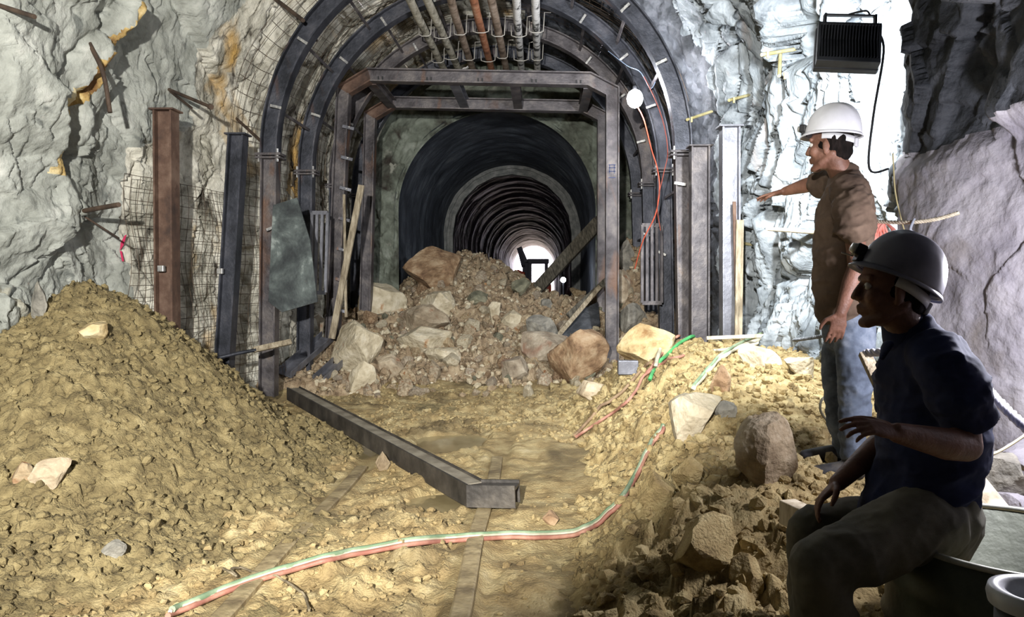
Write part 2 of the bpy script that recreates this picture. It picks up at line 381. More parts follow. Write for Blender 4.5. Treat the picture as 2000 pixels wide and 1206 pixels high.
def relief(p, u):
    x, y, z = p[:, 0], p[:, 1], p[:, 2]
    rib = smooth(8.6, 9.5, y)
    right = smooth(0.50, 0.60, u)
    rib = np.maximum(rib, smooth(7.2, 8.0, y) * smooth(3.5, 3.0, z) * (1 - right))
    w = p + 0.35 * np.stack([vnoise(p * 0.8, 51), vnoise(p * 0.8, 52), vnoise(p * 0.8, 53)], 1)
    # left: big broken planes
    qa = np.stack([w[:, 0] * 0.6, w[:, 1] * 0.62 + w[:, 2] * 0.34, w[:, 2] * 0.42 - w[:, 1] * 0.26], 1)
    fa, ea = facets(qa, 3, 1.1)
    fb, eb = facets(np.stack([w[:, 0] * 1.6, w[:, 1] * 1.7 + w[:, 2] * 0.7, w[:, 2] * 1.2 - w[:, 1] * 0.6], 1) + 5, 4, 1.3)
    fc, ec = facets(p * np.array([5, 5.5, 4.0]) + 0.25 * w + 9, 6, 1.3)
    fine = fbm(p * 9, 4, 70)
    fd, ed = facets(p * 13.0 + 2, 9, 1.3)
    dl = 0.26 * fa + 0.085 * fb + 0.026 * fc + 0.010 * fd + 0.012 * fine - 0.05 * smooth(0.05, 0.0, ea)
    s = y - (6.67 + (z - 2.9) * 0.39)                                        # the diagonal fracture
    dl = dl + 0.20 * smooth(0.06, -0.06, s) * smooth(2.3, 3.0, z) * smooth(5.2, 6.0, y)
    # right: steep folia
    v = p + 0.22 * np.stack([vnoise(p * np.array([1, 1.2, 1.0]), 61), vnoise(p * np.array([1, 1.2, 1.1]), 62), vnoise(p * 1.1, 63)], 1)
    qr = np.stack([v[:, 0] * 1.5, v[:, 1] * 2.6 + v[:, 2] * 0.9, v[:, 2] * 0.75], 1)
    ga, ha = facets(qr, 13, 1.2)
    qs = np.stack([v[:, 0] * 3, v[:, 1] * 6.0 + v[:, 2] * 1.6, v[:, 2] * 1.15 - v[:, 1] * 0.3], 1)
    gb, hb = facets(qs + 3, 14, 1.4)
    qt = np.stack([v[:, 0] * 5, v[:, 1] * 15 + v[:, 2] * 4.0, v[:, 2] * 3.2 - v[:, 1] * 1.5], 1)
    gc, hc_ = facets(qt + 7, 15, 1.4)
    fold = fbm(np.stack([v[:, 0], v[:, 1] * 2.0 + v[:, 2] * 0.55, v[:, 2] * 0.45], 1) * 1.7, 3, 80, 0.45, True)
    dr = 0.20 * ga + 0.085 * gb + 0.035 * gc + 0.07 * fold + 0.012 * fine - 0.10 * smooth(0.10, 0.0, ha) - 0.05 * smooth(0.08, 0.0, hb)
    # near right: dark overhang above, smooth slab below
    near = smooth(4.72, 4.55, y)
    lz = 2.16 + 0.10 * vnoise(np.stack([y * 1.3, y * 0, y * 0], 1), 90)
    over = smooth(lz - 0.06, lz + 0.10, z)
    slab = 0.05 * fa + 0.03 * fb + 0.02 * fbm(p * np.array([3, 5, 3.]), 4, 93) + 0.010 * fine
    hang = 0.20 + 0.16 * fa + 0.09 * fb + 0.03 * fc + 0.012 * fine
    slab = slab + 0.24 * smooth(3.3, 4.5, y)
    low = smooth(0.75, 0.45, z)                                            # broken blocks at the foot
    slab = slab + low * (0.12 * fb + 0.10 * smooth(0.5, 0.2, z))
    dr = dr * (1 - near) + near * (slab * (1 - over) + hang * over)
    # behind the ribs
    db = 0.030 * fb + 0.030 * fc + 0.010 * fd + 0.012 * fine + 0.030 * fbm(p * 1.7, 3, 33) - 0.03 * smooth(0.12, 0, eb)
    d = dl * (1 - right) + dr * right
    return d * (1 - rib) + db * rib
def wall_points(u, Y):
    b, n = section(u, Y)
    return b + n * relief(b, u)[:, None]
YL = np.concatenate([np.linspace(-4, 5.2, 60)[:-1], np.linspace(5.2, 11.5, 430)[:-1], np.linspace(11.5, 14.6, 130)])
YC = np.concatenate([np.linspace(-4, 6.5, 80)[:-1], np.linspace(6.5, 11.5, 300)[:-1], np.linspace(11.5, 14.6, 110)])
YR = np.concatenate([np.linspace(-4, 2.2, 50)[:-1], np.linspace(2.2, 9.2, 560)[:-1], np.linspace(9.2, 14.6, 150)])
def shell(name, us, Ys, mats, pick=None):
    U, Y = np.meshgrid(us, Ys, indexing='ij')
    p = wall_points(U.ravel(), Y.ravel())
    f = grid_faces(len(us), len(Ys))
    o = structure(link_mesh(name, p, f, mats, None, True, origin=(0, 0, 0)))
    if pick is not None:
        o.data.polygons.foreach_set('material_index', pick(p[f].mean(1)).astype(np.int32))
    o.data.update()
    return o
def pick_left(c):
    s = c[:, 1] - (6.67 + (c[:, 2] - 2.9) * 0.39)
    jag = 0.05 * vnoise(c * 5, 7)
    vein = (np.abs(s - 0.05 + jag) < 0.11) & (c[:, 2] > 2.35) & (c[:, 1] > 5)
    out = np.where(vein, 2, 0)
    lim = 8.75 + 0.25 * vnoise(c * 1.5, 8) - 1.05 * smooth(3.2, 2.7, c[:, 2] + 0.1 * vnoise(c * 3, 9))
    return np.where(c[:, 1] > lim, 1, out)
def pick_right(c):
    near = c[:, 1] < 4.62
    jag = 0.12 * vnoise(c * 2.5, 17)
    return np.where(c[:, 1] > 9.2 + jag, 2, np.where(near & (c[:, 2] + jag > 2.2), 2, np.where(near, 3, 0)))
M['vein'] = mat('rust_yellow_vein', [(0.38, S(112, 80, 44)), (0.5, S(186, 158, 100)), (0.62, S(214, 200, 160))], 3, 0.9, bump=0.8, bump_scale=20)
shell('wall_left', np.linspace(0.0, 0.42, 330), YL, [M['rock_left'], M['rock_rib'], M['vein']], pick_left)
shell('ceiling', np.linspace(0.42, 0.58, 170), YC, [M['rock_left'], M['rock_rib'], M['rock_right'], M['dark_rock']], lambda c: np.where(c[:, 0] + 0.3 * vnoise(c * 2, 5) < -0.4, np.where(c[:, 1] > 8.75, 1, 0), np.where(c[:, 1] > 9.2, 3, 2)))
shell('wall_right', np.linspace(0.58, 1.0, 300), YR, [M['rock_right'], M['rock_rib'], M['dark_rock'], M['slab_rock']], pick_right)
bk = MB().box((-0.9, -4.0, 3.0), (8.6, 0.2, 8.0)); structure(bk.build('wall_back', M['dark_rock']))

# headwall round the mouth of the old tunnel, the old tunnel's lining, its inner ring
TX, TR, TZ = -0.87, 1.95, 2.72
def mouth(u, R, zs=TZ, xc=TX, zlo=ZLO):
    ph = np.pi * (1 - np.clip((u - 0.3) / 0.4, 0, 1))
    x = xc + R * np.cos(ph); z = zs + R * np.sin(ph)
    z = np.where(u < 0.3, zlo + (zs - zlo) * u / 0.3, np.where(u > 0.7, zlo + (zs - zlo) * (1 - u) / 0.3, z))
    return x, z, -np.cos(ph), -np.sin(ph)
us = np.linspace(0, 1, 420); ts = np.linspace(0, 1, 90)
U, T = np.meshgrid(us, ts, indexing='ij'); U = U.ravel(); T = T.ravel()
mx_, mz_, _, _ = mouth(U, TR - 0.09)
so, _n = section(U, np.full_like(U, 14.5))
hp = np.stack([mx_ + (so[:, 0] * 1.06 + 0.05 - mx_) * T, np.full_like(U, 14.5), mz_ + (so[:, 2] * 1.04 - mz_) * T], 1)
hf, he = facets(hp * 2.2, 31, 1.0)
hp[:, 1] += -(0.10 * hf + 0.06 * fbm(hp * 4, 4, 44) + 0.02 * fbm(hp * 14, 3, 45)) * smooth(0, 0.06, T)
structure(link_mesh('wall_far', hp, grid_faces(len(us), len(ts)), M['headwall'], None, True, origin=(0, 0, 0)))
def lining(name, y0, y1, ny, nu, R, m, ripple):
    us = np.linspace(0, 1, nu); ys = np.linspace(y0, y1, ny)
    U, Y = np.meshgrid(us, ys, indexing='ij'); U = U.ravel(); Y = Y.ravel()
    x, z, nx, nz = mouth(U, R)
    p = np.stack([x, Y, z], 1)
    course = 0.5 + 0.5 * np.sign(np.sin(Y * 2 * np.pi / 0.62))
    d = 0.018 * fbm(p * np.array([1.6, 2.2, 1.6]), 4, 21) + 0.005 * course
    if ripple:
        d = d + 0.05 * vnoise(np.stack([Y * 1.3, Y * 0, 0 * Y], 1), 23) * smooth(22, 30, Y) + 0.035 * vnoise(np.stack([Y * 0.55, Y * 0, 0 * Y], 1), 24) * smooth(26, 36, Y) + 0.02 * vnoise(p * np.array([1.2, 2.5, 1.2]), 25)
    p += np.stack([nx, 0 * nx, nz], 1) * d[:, None]
    return structure(link_mesh(name, p, grid_faces(nu, ny), m, None, True, origin=(0, 0, 0)))
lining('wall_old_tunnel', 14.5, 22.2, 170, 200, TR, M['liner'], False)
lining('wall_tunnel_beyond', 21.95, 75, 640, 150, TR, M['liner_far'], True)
fl = MB()
fl.add([(-5, 14.4, -0.06), (4, 14.4, -0.06), (4, 76, -0.06), (-5, 76, -0.06)], [(0, 1, 2, 3)])
structure(fl.build('floor_tunnel', M['soil']))
fo = MB(); fo.add([(-40, 76, -0.10), (40, 76, -0.10), (40, 160, -0.10), (-40, 160, -0.10)], [(0, 1, 2, 3)])
structure(fo.build('floor_outside', mat('pale_ground', [(0.4, S(170, 160, 140)), (0.6, S(190, 180, 160))], 2)))

# ------------------------------------------------------------------ ground
def lumps(x, y, s, seed, sharp=True):
    p = np.stack([x * s, y * s, 0 * x], 1)
    return fbm(p, 4, seed, 0.55)
RAIL = [((605, 1010), (500, 1130), (700, 930)), ((938, 1010),)]
RAIL_XL, RAIL_XR = -1.37, -0.36
def H_floor(x, y):
    x = np.asarray(x, float); y = np.asarray(y, float)
    h = 0.035 * lumps(x, y, 0.8, 101) + 0.022 * lumps(x, y, 3.0, 103) 
    rough = smooth(-0.2, 0.5, vnoise(np.stack([x * 0.9, y * 0.7, 0 * x], 1), 105))
    trod = smooth(0.55, 0.25, np.abs(x - 0.02)) * smooth(8, 6.5, y)                         # the trodden path right of the rail
    p = np.stack([x, y, 0 * x], 1)
    fa, ea = facets(p * np.array([9, 7, 1.]), 107, 0.8)
    clod = np.maximum(0, fa) * 0.040 + 0.016 * fbm(p * 16, 3, 109)
    h = h + clod * (0.5 + 0.6 * rough) * (1 - 0.6 * trod)
    between = smooth(-1.45, -1.2, x) * smooth(-0.3, -0.5, x)
    h = h + between * 0.045 * np.maximum(0, lumps(x, y, 4.5, 111)) - 0.02 * between
    for rx in (RAIL_XL, RAIL_XR):                                                           # flat strips over the buried rails
        k = smooth(0.12, 0.05, np.abs(x - rx - 0.02 * np.sin(y * 1.1))) * smooth(7.3, 6.6, y)
        h = h * (1 - k) + k * 0.0
    # puddles
    for (cx, cy, rx, ry) in ((-0.82, 6.75, 0.36, 0.42), (-1.75, 6.45, 0.40, 0.5), (-0.62, 4.95, 0.3, 0.22)):
        dd = ((x - cx) / rx) ** 2 + ((y - cy) / ry) ** 2 + 0.35 * vnoise(np.stack([x * 4, y * 4, 0 * x], 1), 115)
        h = h * smooth(0.6, 1.3, dd) - 0.045 * smooth(1.25, 0.6, dd)
    edge = smooth(9.2, 10.4, y)
    return h + 0.06 * edge
def H_left(x, y):
    dx = (x + 3.72); dy = (y - 6.15)
    dd = np.sqrt(dx ** 2 + (np.where(dy < 0, dy * 0.72, dy * 1.15)) ** 2 + 0.02)
    ang = np.arctan2(dy, dx)
    dd = dd * (1 + 0.10 * np.sin(ang * 3 + 0.7) + 0.05 * np.sin(ang * 7))
    h = 1.66 - 0.78 * dd
    h = np.where(h < 0.30, 0.30 * np.exp((h - 0.30) / 0.42) * 1.0, h) - 0.10                 # soft toe
    left = smooth(-3.75, -4.3, x)
    h = h - 0.25 * left
    p = np.stack([x, y, 0 * x], 1)
    h = h + 0.06 * fbm(p * 1.6, 3, 121)
    fa, ea = facets(p * 11, 123, 0.9)
    fb, eb = facets(p * 24 + 4, 125, 0.9)
    return h + (0.035 * fa + 0.018 * fb + 0.018 * fbm(p * 9, 4, 127)) * smooth(-0.1, 0.1, h)
def H_right(x, y):
    toe = 0.30 + 0.10 * np.sin(y * 1.3) + 0.06 * np.sin(y * 3.1) + 0.25 * smooth(8.2, 9.4, y)
    top = np.interp(y, [1.0, 2.4, 3.2, 3.9, 5, 6.5, 8, 9, 9.6, 10.2], [0.12, 0.26, 0.40, 0.50, 0.58, 0.70, 0.80, 0.62, 0.25, -0.1])
    t = np.clip((x - toe) / (0.95 + 0.06 * (y - 4)), -0.4, 1.6)
    h = top * np.where(t < 0, t * 0.9, np.where(t < 1, t * (1.45 - 0.45 * t), 1 + 0.05 * (t - 1)))
    p = np.stack([x, y, 0 * x], 1)
    h = h + 0.07 * fbm(p * 1.7, 3, 131)
    fa, ea = facets(p * 6, 133, 1.0)
    fb, eb = facets(p * 15 + 4, 135, 1.0)
    k = smooth(0.05, 0.5, t) * 0.35 + 0.65 * smooth(1.1, 0.5, t)
    return h + (0.075 * fa + 0.03 * fb + 0.025 * fbm(p * 8, 4, 137)) * k
def H_muck(x, y):
    base = np.interp(y, [9.6, 10.3, 11, 12, 13, 14, 15, 15.7, 17, 19], [-0.22, 0.05, 0.33, 0.66, 1.05, 1.45, 1.83, 1.80, 0.9, -0.1])
    fall = smooth(-1.3, 0.5, x)
    base = base * (1 - 0.46 * fall * smooth(12.5, 15, y))
    base = base * (1 - 0.30 * smooth(-1.9, -2.9, x) * smooth(12, 13, y))
    base = base + 0.95 * smooth(1.0, 1.5, x) * smooth(11, 13.2, y) * smooth(14.5, 13.8, y)
    base = np.where((x < -2.1) & (y < 12), np.maximum(base, -1 + smooth(9.0, 9.8, y) * (1.12 + 0.25 * smooth(10, 11, y))), base)
    p = np.stack([x, y, 0 * x], 1)
    fa, ea = facets(p * 2.6, 141, 1.0); fb, eb = facets(p * 6.5, 143, 1.0); fc, ec = facets(p * 14, 145, 1.0)
    return base + 0.11 * fa + 0.06 * fb + 0.025 * fc + 0.015 * fbm(p * 10, 3, 147) + 0.05 * fbm(p * 0.8, 2, 149)
def H_all(x, y):
    x = np.atleast_1d(np.asarray(x, float)); y = np.atleast_1d(np.asarray(y, float))
    h = H_floor(x, y)
    m = (x < -1.2) & (y < 9.5); h = np.where(m, np.maximum(h, H_left(x, y)), h)
    m = (x > 0.1) & (y < 10.2); h = np.where(m, np.maximum(h, H_right(x, y)), h)
    m = (y > 9); h = np.where(m, np.maximum(h, H_muck(x, y)), h)
    return h
def zat(x, y): return float(H_all(x, y)[0])
def hit(px, py, y0=2.0, y1=19.0):
    """where the sight line of a pixel meets the ground"""
    d = ray(px, py); ys = np.arange(y0, y1, 0.01); t = ys / d.y
    x = CAM.x + d.x * t; z = CAM.z + d.z * t
    g = H_all(x, ys); k = np.argmax(z < g)
    if not (z < g).any(): k = len(ys) - 1
    return Vector((x[k], ys[k], g[k]))
def heightfield(name, fn, xs, ys, m, keepfn, smooth_=True):
    X, Y = np.meshgrid(xs, ys, indexing='ij'); x = X.ravel(); y = Y.ravel()
    h = fn(x, y)
    k = keepfn(x, y, h)
    f = grid_faces(len(xs), len(ys)); f = f[k[f].any(1)]
    used = np.zeros(len(x), bool); used[f.ravel()] = True
    idx = np.cumsum(used) - 1
    return link_mesh(name, np.stack([x, y, h], 1)[used], idx[f], m, None, smooth_, origin=(0, 0, 0))
structure(heightfield('floor', H_floor, np.arange(-4.7, 2.9, 0.0165), np.concatenate([np.arange(-3.9, 2.6, 0.1), np.arange(2.6, 11.4, 0.0165)]), M['soil'], lambda x, y, h: y > -99))
fx = MB(); fx.add([(-5, -4, -0.3), (3.4, -4, -0.3), (3.4, 15, -0.3), (-5, 15, -0.3)], [(0, 1, 2, 3)])
structure(fx.build('floor_base', M['soil']))
o = heightfield('soil_mound', H_left, np.arange(-4.75, -1.0, 0.0115), np.arange(2.9, 9.0, 0.0135), M['mound'], lambda x, y, h: h > H_floor(x, y) - 0.06)
tag(o, 'tall olive-brown mound of loose soil heaped against the left rock wall', 'soil mound')
o = heightfield('soil_bank', H_right, np.arange(0.1, 3.0, 0.0115), np.arange(1.0, 10.2, 0.0135), M['berm'], lambda x, y, h: h > H_floor(x, y) - 0.06)
tag(o, 'long lumpy bank of yellow soil along the right wall, under the standing man', 'soil bank')
o = heightfield('muck_pile', H_muck, np.arange(-3.7, 2.2, 0.02), np.arange(9.0, 18.6, 0.02), M['muck'],
    lambda x, y, h: (h > -0.12) & (((y < 14.6)) | (np.abs(x - TX) < 1.93)))
tag(o, 'wide heap of brown muck and broken rock blocking the old tunnel mouth', 'rubble heap')

# water standing in the hollows of the floor
for (cx, cy, rx, ry, lab) in ((-0.82, 6.75, 0.5, 0.58, 'shallow muddy puddle right of the bent steel beam'), (-1.75, 6.45, 0.5, 0.62, 'muddy puddle at the foot of the soil mound, behind the bent steel beam'), (-0.62, 4.95, 0.36, 0.3, 'small muddy puddle between the rails, in front of the bent steel beam')):
    n = 40; vs = [(cx, cy, -0.022)]
    for k in range(n):
        a = 2 * math.pi * k / n; q = 1 + 0.12 * math.sin(3 * a + cx) + 0.08 * math.sin(5 * a)
        vs.append((cx + rx * q * math.cos(a), cy + ry * q * math.sin(a), -0.022))
    pd = MB(); pd.add(vs, [(0, 1 + k, 1 + (k + 1) % n) for k in range(n)], True)
    tag(pd.build('puddle', M['water']), lab, 'puddle')
# ------------------------------------------------------------------ steel supports
def I_prof(depth, width, tw=0.014, tf=0.018):
    """I section: across = along the tunnel (flange width), up = in the plane of the set (depth)"""
    w, d = width / 2, depth / 2
    return [(-w, -d), (w, -d), (w, -d + tf), (tw, -d + tf), (tw, d - tf), (w, d - tf), (w, d), (-w, d), (-w, d - tf), (-tw, d - tf), (-tw, -d + tf), (-w, -d + tf)]
RCX = -0.80
def rib_arch(y, R, zs, cx, a0=0, a1=180, n=40, tilt=0.0):
    pts, ups = [], []
    for k in range(n + 1):
        a = math.radians(a0 + (a1 - a0) * k / n)
        pts.append(Vector((cx - R * math.cos(a), y, zs + R * math.sin(a)))); ups.append(Vector((-math.cos(a), 0, math.sin(a))))
    return pts, ups
def steel_post(name_parent, x0, x1, y, z0, z1, m, prof, up=(-1, 0, 0)):
    b = MB(); b.sweep([(x0, y, z0), (x1, y, z1)], prof, up); return b
def steel_rib(y, R, label, m_arch, m_leg, zl, zr, leg_splay=0.06, legs=(True, True)):
    t = thing('steel_arch_rib', label, 'steel rib', (RCX, y, 0.0), 'arched steel ribs of the tunnel roof')
    zs = 2.92
    pts, ups = rib_arch(y, R, zs, RCX)
    MB().sweep(pts, I_prof(0.20, 0.17), ups).build('arch_beam', m_arch, t)
    for s, z0, on in ((-1, zl, legs[0]), (1, zr, legs[1])):
        if not on: continue
        x = RCX + s * R
        b = MB().sweep([(x + s * leg_splay, y, z0), (x, y, zs - 0.02)], I_prof(0.19, 0.16), (-1, 0, 0))
        b.build('leg', m_leg, t)
        j = MB().box((x, y, zs - 0.01), (0.30, 0.22, 0.03)).box((x, y, zs - 0.05), (0.30, 0.22, 0.024))
        jp = j.build('joint_plate', M['steel'], t, bevel=0.003)
        for dx in (-0.11, 0.11):
            MB().tube([(x + dx, y - 0.085, zs - 0.10), (x + dx, y - 0.085, zs + 0.05)], 0.013, 6, sm=False).build('bolt', M['bolt'], jp)
    return t
RIBS = [9.0, 10.4, 11.9, 13.3]
steel_rib(RIBS[0], 2.41, 'foremost and largest arched steel rib, its left leg beside the wire mesh', M['steel_dark'], M['steel'], 0.05, 0.4)
steel_rib(RIBS[1], 2.41, 'second arched steel rib from the front, above the hanging roof pipes', M['steel_dark'], M['steel_dark'], 0.15, 0.5)
steel_rib(RIBS[2], 2.41, 'third arched steel rib, just behind the front square frame', M['steel'], M['steel_dark'], 0.3, 0.7)
steel_rib(RIBS[3], 2.41, 'rearmost arched steel rib, nearest the greenish headwall', M['steel_dark'], M['steel_dark'], 0.6, 0.9)
# clamped splice plates with bolts along each rib, as separate spacer rods between ribs
for bi, (ya, yb) in enumerate(((RIBS[0], RIBS[1]), (RIBS[1], RIBS[2]), (RIBS[2], RIBS[3]))):
    for k, a in enumerate((-8, 18, 38, 56, 74, 104, 124, 142, 160, 186)):
        ar = math.radians(a + (bi * 5 - 5))
        R = 2.41 + 0.02
        c = Vector((RCX - R * math.cos(ar), 0, 2.92 + R * math.sin(ar))) if 0 < a < 180 else Vector((RCX - R if a <= 0 else RCX + R, 0, 2.92 + R * math.sin(ar) - (0.9 if bi % 2 else 0.35)))
        dn = Vector((RCX, 0, 2.92)) - c; dn.y = 0; dn.normalize()
        t = thing('tie_rod', 'short steel tie rod bridging two neighbouring arched ribs', 'tie rod', (c.x, (ya + yb) / 2, c.z), 'tie rods between the arched ribs')
        MB().bar((c.x, ya - 0.10, c.z), (c.x, yb + 0.02, c.z), 0.035, 0.02, dn).build('rod', M['steel'], t)
        MB().bar((c.x, ya - 0.10, c.z), Vector((c.x, ya - 0.10, c.z)) + dn * 0.13, 0.03, 0.02, (0, 1, 0)).build('hook_end', M['bolt'], t)
        MB().tube([Vector((c.x, ya - 0.085, c.z)) + dn * 0.06, Vector((c.x, ya - 0.125, c.z)) + dn * 0.06], 0.016, 6, sm=False).build('nut', M['bolt'], t)

# two square frames joined by struts, standing in front of the headwall
def square_frame(y, xl, xr, zt, cl, cr, zl, zr, label, m, splay):
    t = thing('square_steel_frame', label, 'steel frame', ((xl + xr) / 2, y, 0), 'square steel frames')
    pr = I_prof(0.185, 0.18)
    cx, cz = cl
    # left post, chamfer, top beam, chamfer, right post
    segs = [('post', [(xl - splay, y, zl), (xl, y, zt - cz)], (-1, 0, 0)), ('corner_beam', [(xl, y, zt - cz), (xl + cx, y, zt)], (-cz, 0, cx)),
            ('top_beam', [(xl + cx, y, zt), (xr - cr[0], y, zt - 0.09)], (0, 0, 1)), ('corner_beam', [(xr - cr[0], y, zt - 0.09), (xr, y, zt - cr[1])], (cr[1], 0, cr[0])),
            ('post', [(xr, y, zt - cr[1]), (xr + 0.01, y, zr)], (1, 0, 0))]
    full = [Vector((xl - splay, y, zl)), Vector((xl, y, zt - cz)), Vector((xl + cx, y, zt)), Vector((xr - cr[0], y, zt - 0.09)), Vector((xr, y, zt - cr[1])), Vector((xr + 0.01, y, zr))]
    for k, (nm, _p, _u) in enumerate(segs):
        a, b = full[k], full[k + 1]; tdir = (b - a).normalized()
        up = Vector((0, 1, 0)).cross(tdir); up = -up
        ends = []
        for q, (p0, p1, p2) in ((a, (full[k - 1] if k else None, a, b)), (b, (a, b, full[k + 2] if k < 4 else None))):
            if p0 is None or p2 is None: ends.append(None)
            else: ends.append(((p1 - p0).normalized() + (p2 - p1).normalized()).normalized())
        vs = []
        for q, nrm in ((a, ends[0]), (b, ends[1])):
            for (px, pu) in pr:
                v = q + Vector((0, 1, 0)) * px + up * pu
                if nrm is not None:                               # cut the end on the mitre plane
                    v = v - tdir * ((v - q).dot(nrm) / tdir.dot(nrm))
                vs.append(v)
        m_ = len(pr); mb = MB(); mb.add(vs, [(j, (j + 1) % m_, (j + 1) % m_ + m_, j + m_) for j in range(m_)] + [tuple(range(m_))[::-1], tuple(range(m_, 2 * m_))])
        mm = m
        if nm == 'corner_beam' and k == 1: mm = M['steel_rust']
        mb.build(nm, mm, t)
    return t, full
FY = (11.0, 12.7)
pa = [P(672, 178, FY[0]), P(722, 148, FY[0]), P(1150, 166, FY[0]), P(1196, 190, FY[0])]
def fr(y, dz, label, m, zl, zr, splay):
    return square_frame(y, pa[0].x, pa[3].x, pa[1].z - dz, (pa[1].x - pa[0].x, pa[1].z - pa[0].z), (pa[3].x - pa[2].x, pa[2].z - pa[3].z + 0.09), zl, zr, label, m, splay)
f1, full1 = fr(FY[0], 0.0, 'front square steel frame with bolt holes, standing in the rubble', M['steel'], 0.1, 0.1, 0.22)
f2, full2 = fr(FY[1], -0.0, 'rear square steel frame with rusty corner, seen inside the front frame', M['steel'], 0.4, 0.4, 0.12)
for px in (885, 1005):                                             # struts between the two top beams
    x = P(px, 165, FY[0]).x; z = np.interp(x, [full1[2].x, full1[3].x], [full1[2].z, full1[3].z])
    MB().sweep([(x, FY[0] + 0.09, z), (x, FY[1] - 0.09, z)], I_prof(0.16, 0.14), (0, 0, 1)).build('strut', M['steel_grey'] if px < 900 else M['steel'], f1)
for k in (2, 3):
    q = full1[k]; MB().sweep([(q.x, FY[0] + 0.09, q.z - 0.03), (q.x, FY[1] - 0.09, q.z - 0.03)], I_prof(0.15, 0.14), (0, 0, 1)).build('strut', M['steel'], f1)
for k, px in enumerate((743, 838, 938, 1043, 1130)):                # dark slotted bolt holes in pairs on the top beam
    for d in (-4, 4):
        q = P(px + d, 151 + (px - 743) * 0.045, FY[0] - 0.02); z = np.interp(q.x, [full1[2].x, full1[3].x], [full1[2].z, full1[3].z]) - 0.035
        MB().box((q.x, FY[0] - 0.018, z), (0.022, 0.012, 0.05)).build('bolt_hole', M['black'], f1)
for z in np.linspace(1.0, 3.6, 7):                                  # clamps down the left post
    x = np.interp(z, [0.1, full1[1].z], [full1[0].x, full1[1].x]) + 0.11
    c = MB().box((x, FY[0] - 0.10, z), (0.17, 0.03, 0.045), Matrix.Rotation(0.25, 3, 'Y')).build('clamp', M['steel_grey'], f1, bevel=0.004)
    MB().tube([(x + 0.03, FY[0] - 0.10, z - 0.005), (x + 0.03, FY[0] - 0.17, z - 0.005)], 0.012, 6).build('bolt', M['bolt'], c)
# blue survey marks painted on the right post
bl = mat('faded_blue_paint', [(0, S(70, 78, 108))], rough=0.8)
mk = MB(); q = P(1195, 335, FY[0])
xr_ = full1[4].x
for dz in (0.09, 0.05, 0.0, -0.09): mk.box((xr_, FY[0] - 0.0165, q.z + dz), (0.10, 0.004, 0.012))
mk.box((xr_ - 0.035, FY[0] - 0.0165, q.z + 0.03), (0.012, 0.004, 0.12)).box((xr_ + 0.03, FY[0] - 0.0165, q.z + 0.03), (0.012, 0.004, 0.12))
mk.build('paint_mark', bl, f1)

# ring of straight segments inside the old tunnel
t = thing('segmented_ring', 'pale faceted lining ring standing far inside the dark old tunnel', 'lining ring', (TX, 22.2, 0))
ringm = mat('ring_concrete', [(0.4, S(104, 106, 104)), (0.6, S(140, 140, 136))], 5, 0.85)
n = 11; dirs = [(Vector((-1, 0, 0)), -0.1)] + [(Vector((-math.cos(math.pi * k / (n - 1)), 0, math.sin(math.pi * k / (n - 1)))), TZ) for k in range(n)] + [(Vector((1, 0, 0)), -0.1)]
def ring_pt(k, r, y): return Vector((TX, y, dirs[k][1])) + dirs[k][0] * r
for k in range(len(dirs) - 1):
    for (nm_r, r0, r1, y0, y1) in (('ring_segment', 1.71, 1.98, 21.86, 22.16), ('lip', 1.68, 1.76, 21.74, 21.86), ('lip', 1.86, 1.93, 21.78, 21.86)):
        vs = [ring_pt(kk, r, y) for kk in (k, k + 1) for r in (r0, r1) for y in (y0, y1)]
        MB().add(vs, [(0, 1, 3, 2), (4, 6, 7, 5), (0, 4, 5, 1), (2, 3, 7, 6), (0, 2, 6, 4), (1, 5, 7, 3)]).build(nm_r, ringm, t)

# posts of the next set, not yet arched
def lone_post(name, x_top, x_bot, y, z0, z1, label, m, depth, width, up=(-1, 0, 0)):
    t = thing(name, label, 'steel post', (x_bot, y, z0))
    MB().sweep([(x_bot, y, z0), (x_top, y, z1)], I_prof(depth, width), up).build('beam', m, t)
    MB().box((x_top, y, z1 + 0.008), (depth + 0.06, width + 0.05, 0.018)).build('cap_plate', m, t, bevel=0.003)
    return t
q0, q1 = P(326, 640, 7.5), P(324, 218, 7.5)
pA = lone_post('steel_post', q1.x, q0.x, 7.5, 0.3, q1.z, 'rust-brown steel post behind the soil mound, leftmost of the posts', M['steel_rust'], 0.185, 0.17)
q0, q1 = P(435, 700, 8.3), P(465, 265, 8.3)
pB = lone_post('steel_post', q1.x, q0.x, 8.3, q0.z - 0.3, q1.z, 'dark blue-grey steel post leaning right, between the brown post and the front rib', M['steel_dark'], 0.17, 0.16)
q0, q1 = P(1426, 660, 8.0), P(1425, 250, 8.0)
pC = lone_post('steel_post', q1.x, q0.x, 8.0, q0.z - 0.3, q1.z, 'bright grey steel post with cap plate before the right rock wall', M['steel_grey'], 0.18, 0.17)
q0, q1 = P(1366, 660, 8.6), P(1366, 288, 8.6)
pD = lone_post('steel_post', q1.x, q0.x, 8.6, q0.z - 0.4, q1.z, 'grey steel post in shade, between the bright post and the front rib', M['steel'], 0.20, 0.17)
for p_, xs in ((pA, P(326, 525, 7.4)), (pB, P(440, 530, 8.2))):
    MB().box((xs.x - 0.05, xs.y - 0.01, xs.z), (0.06, 0.05, 0.06)).build('clip', M['bolt'], p_, bevel=0.004)

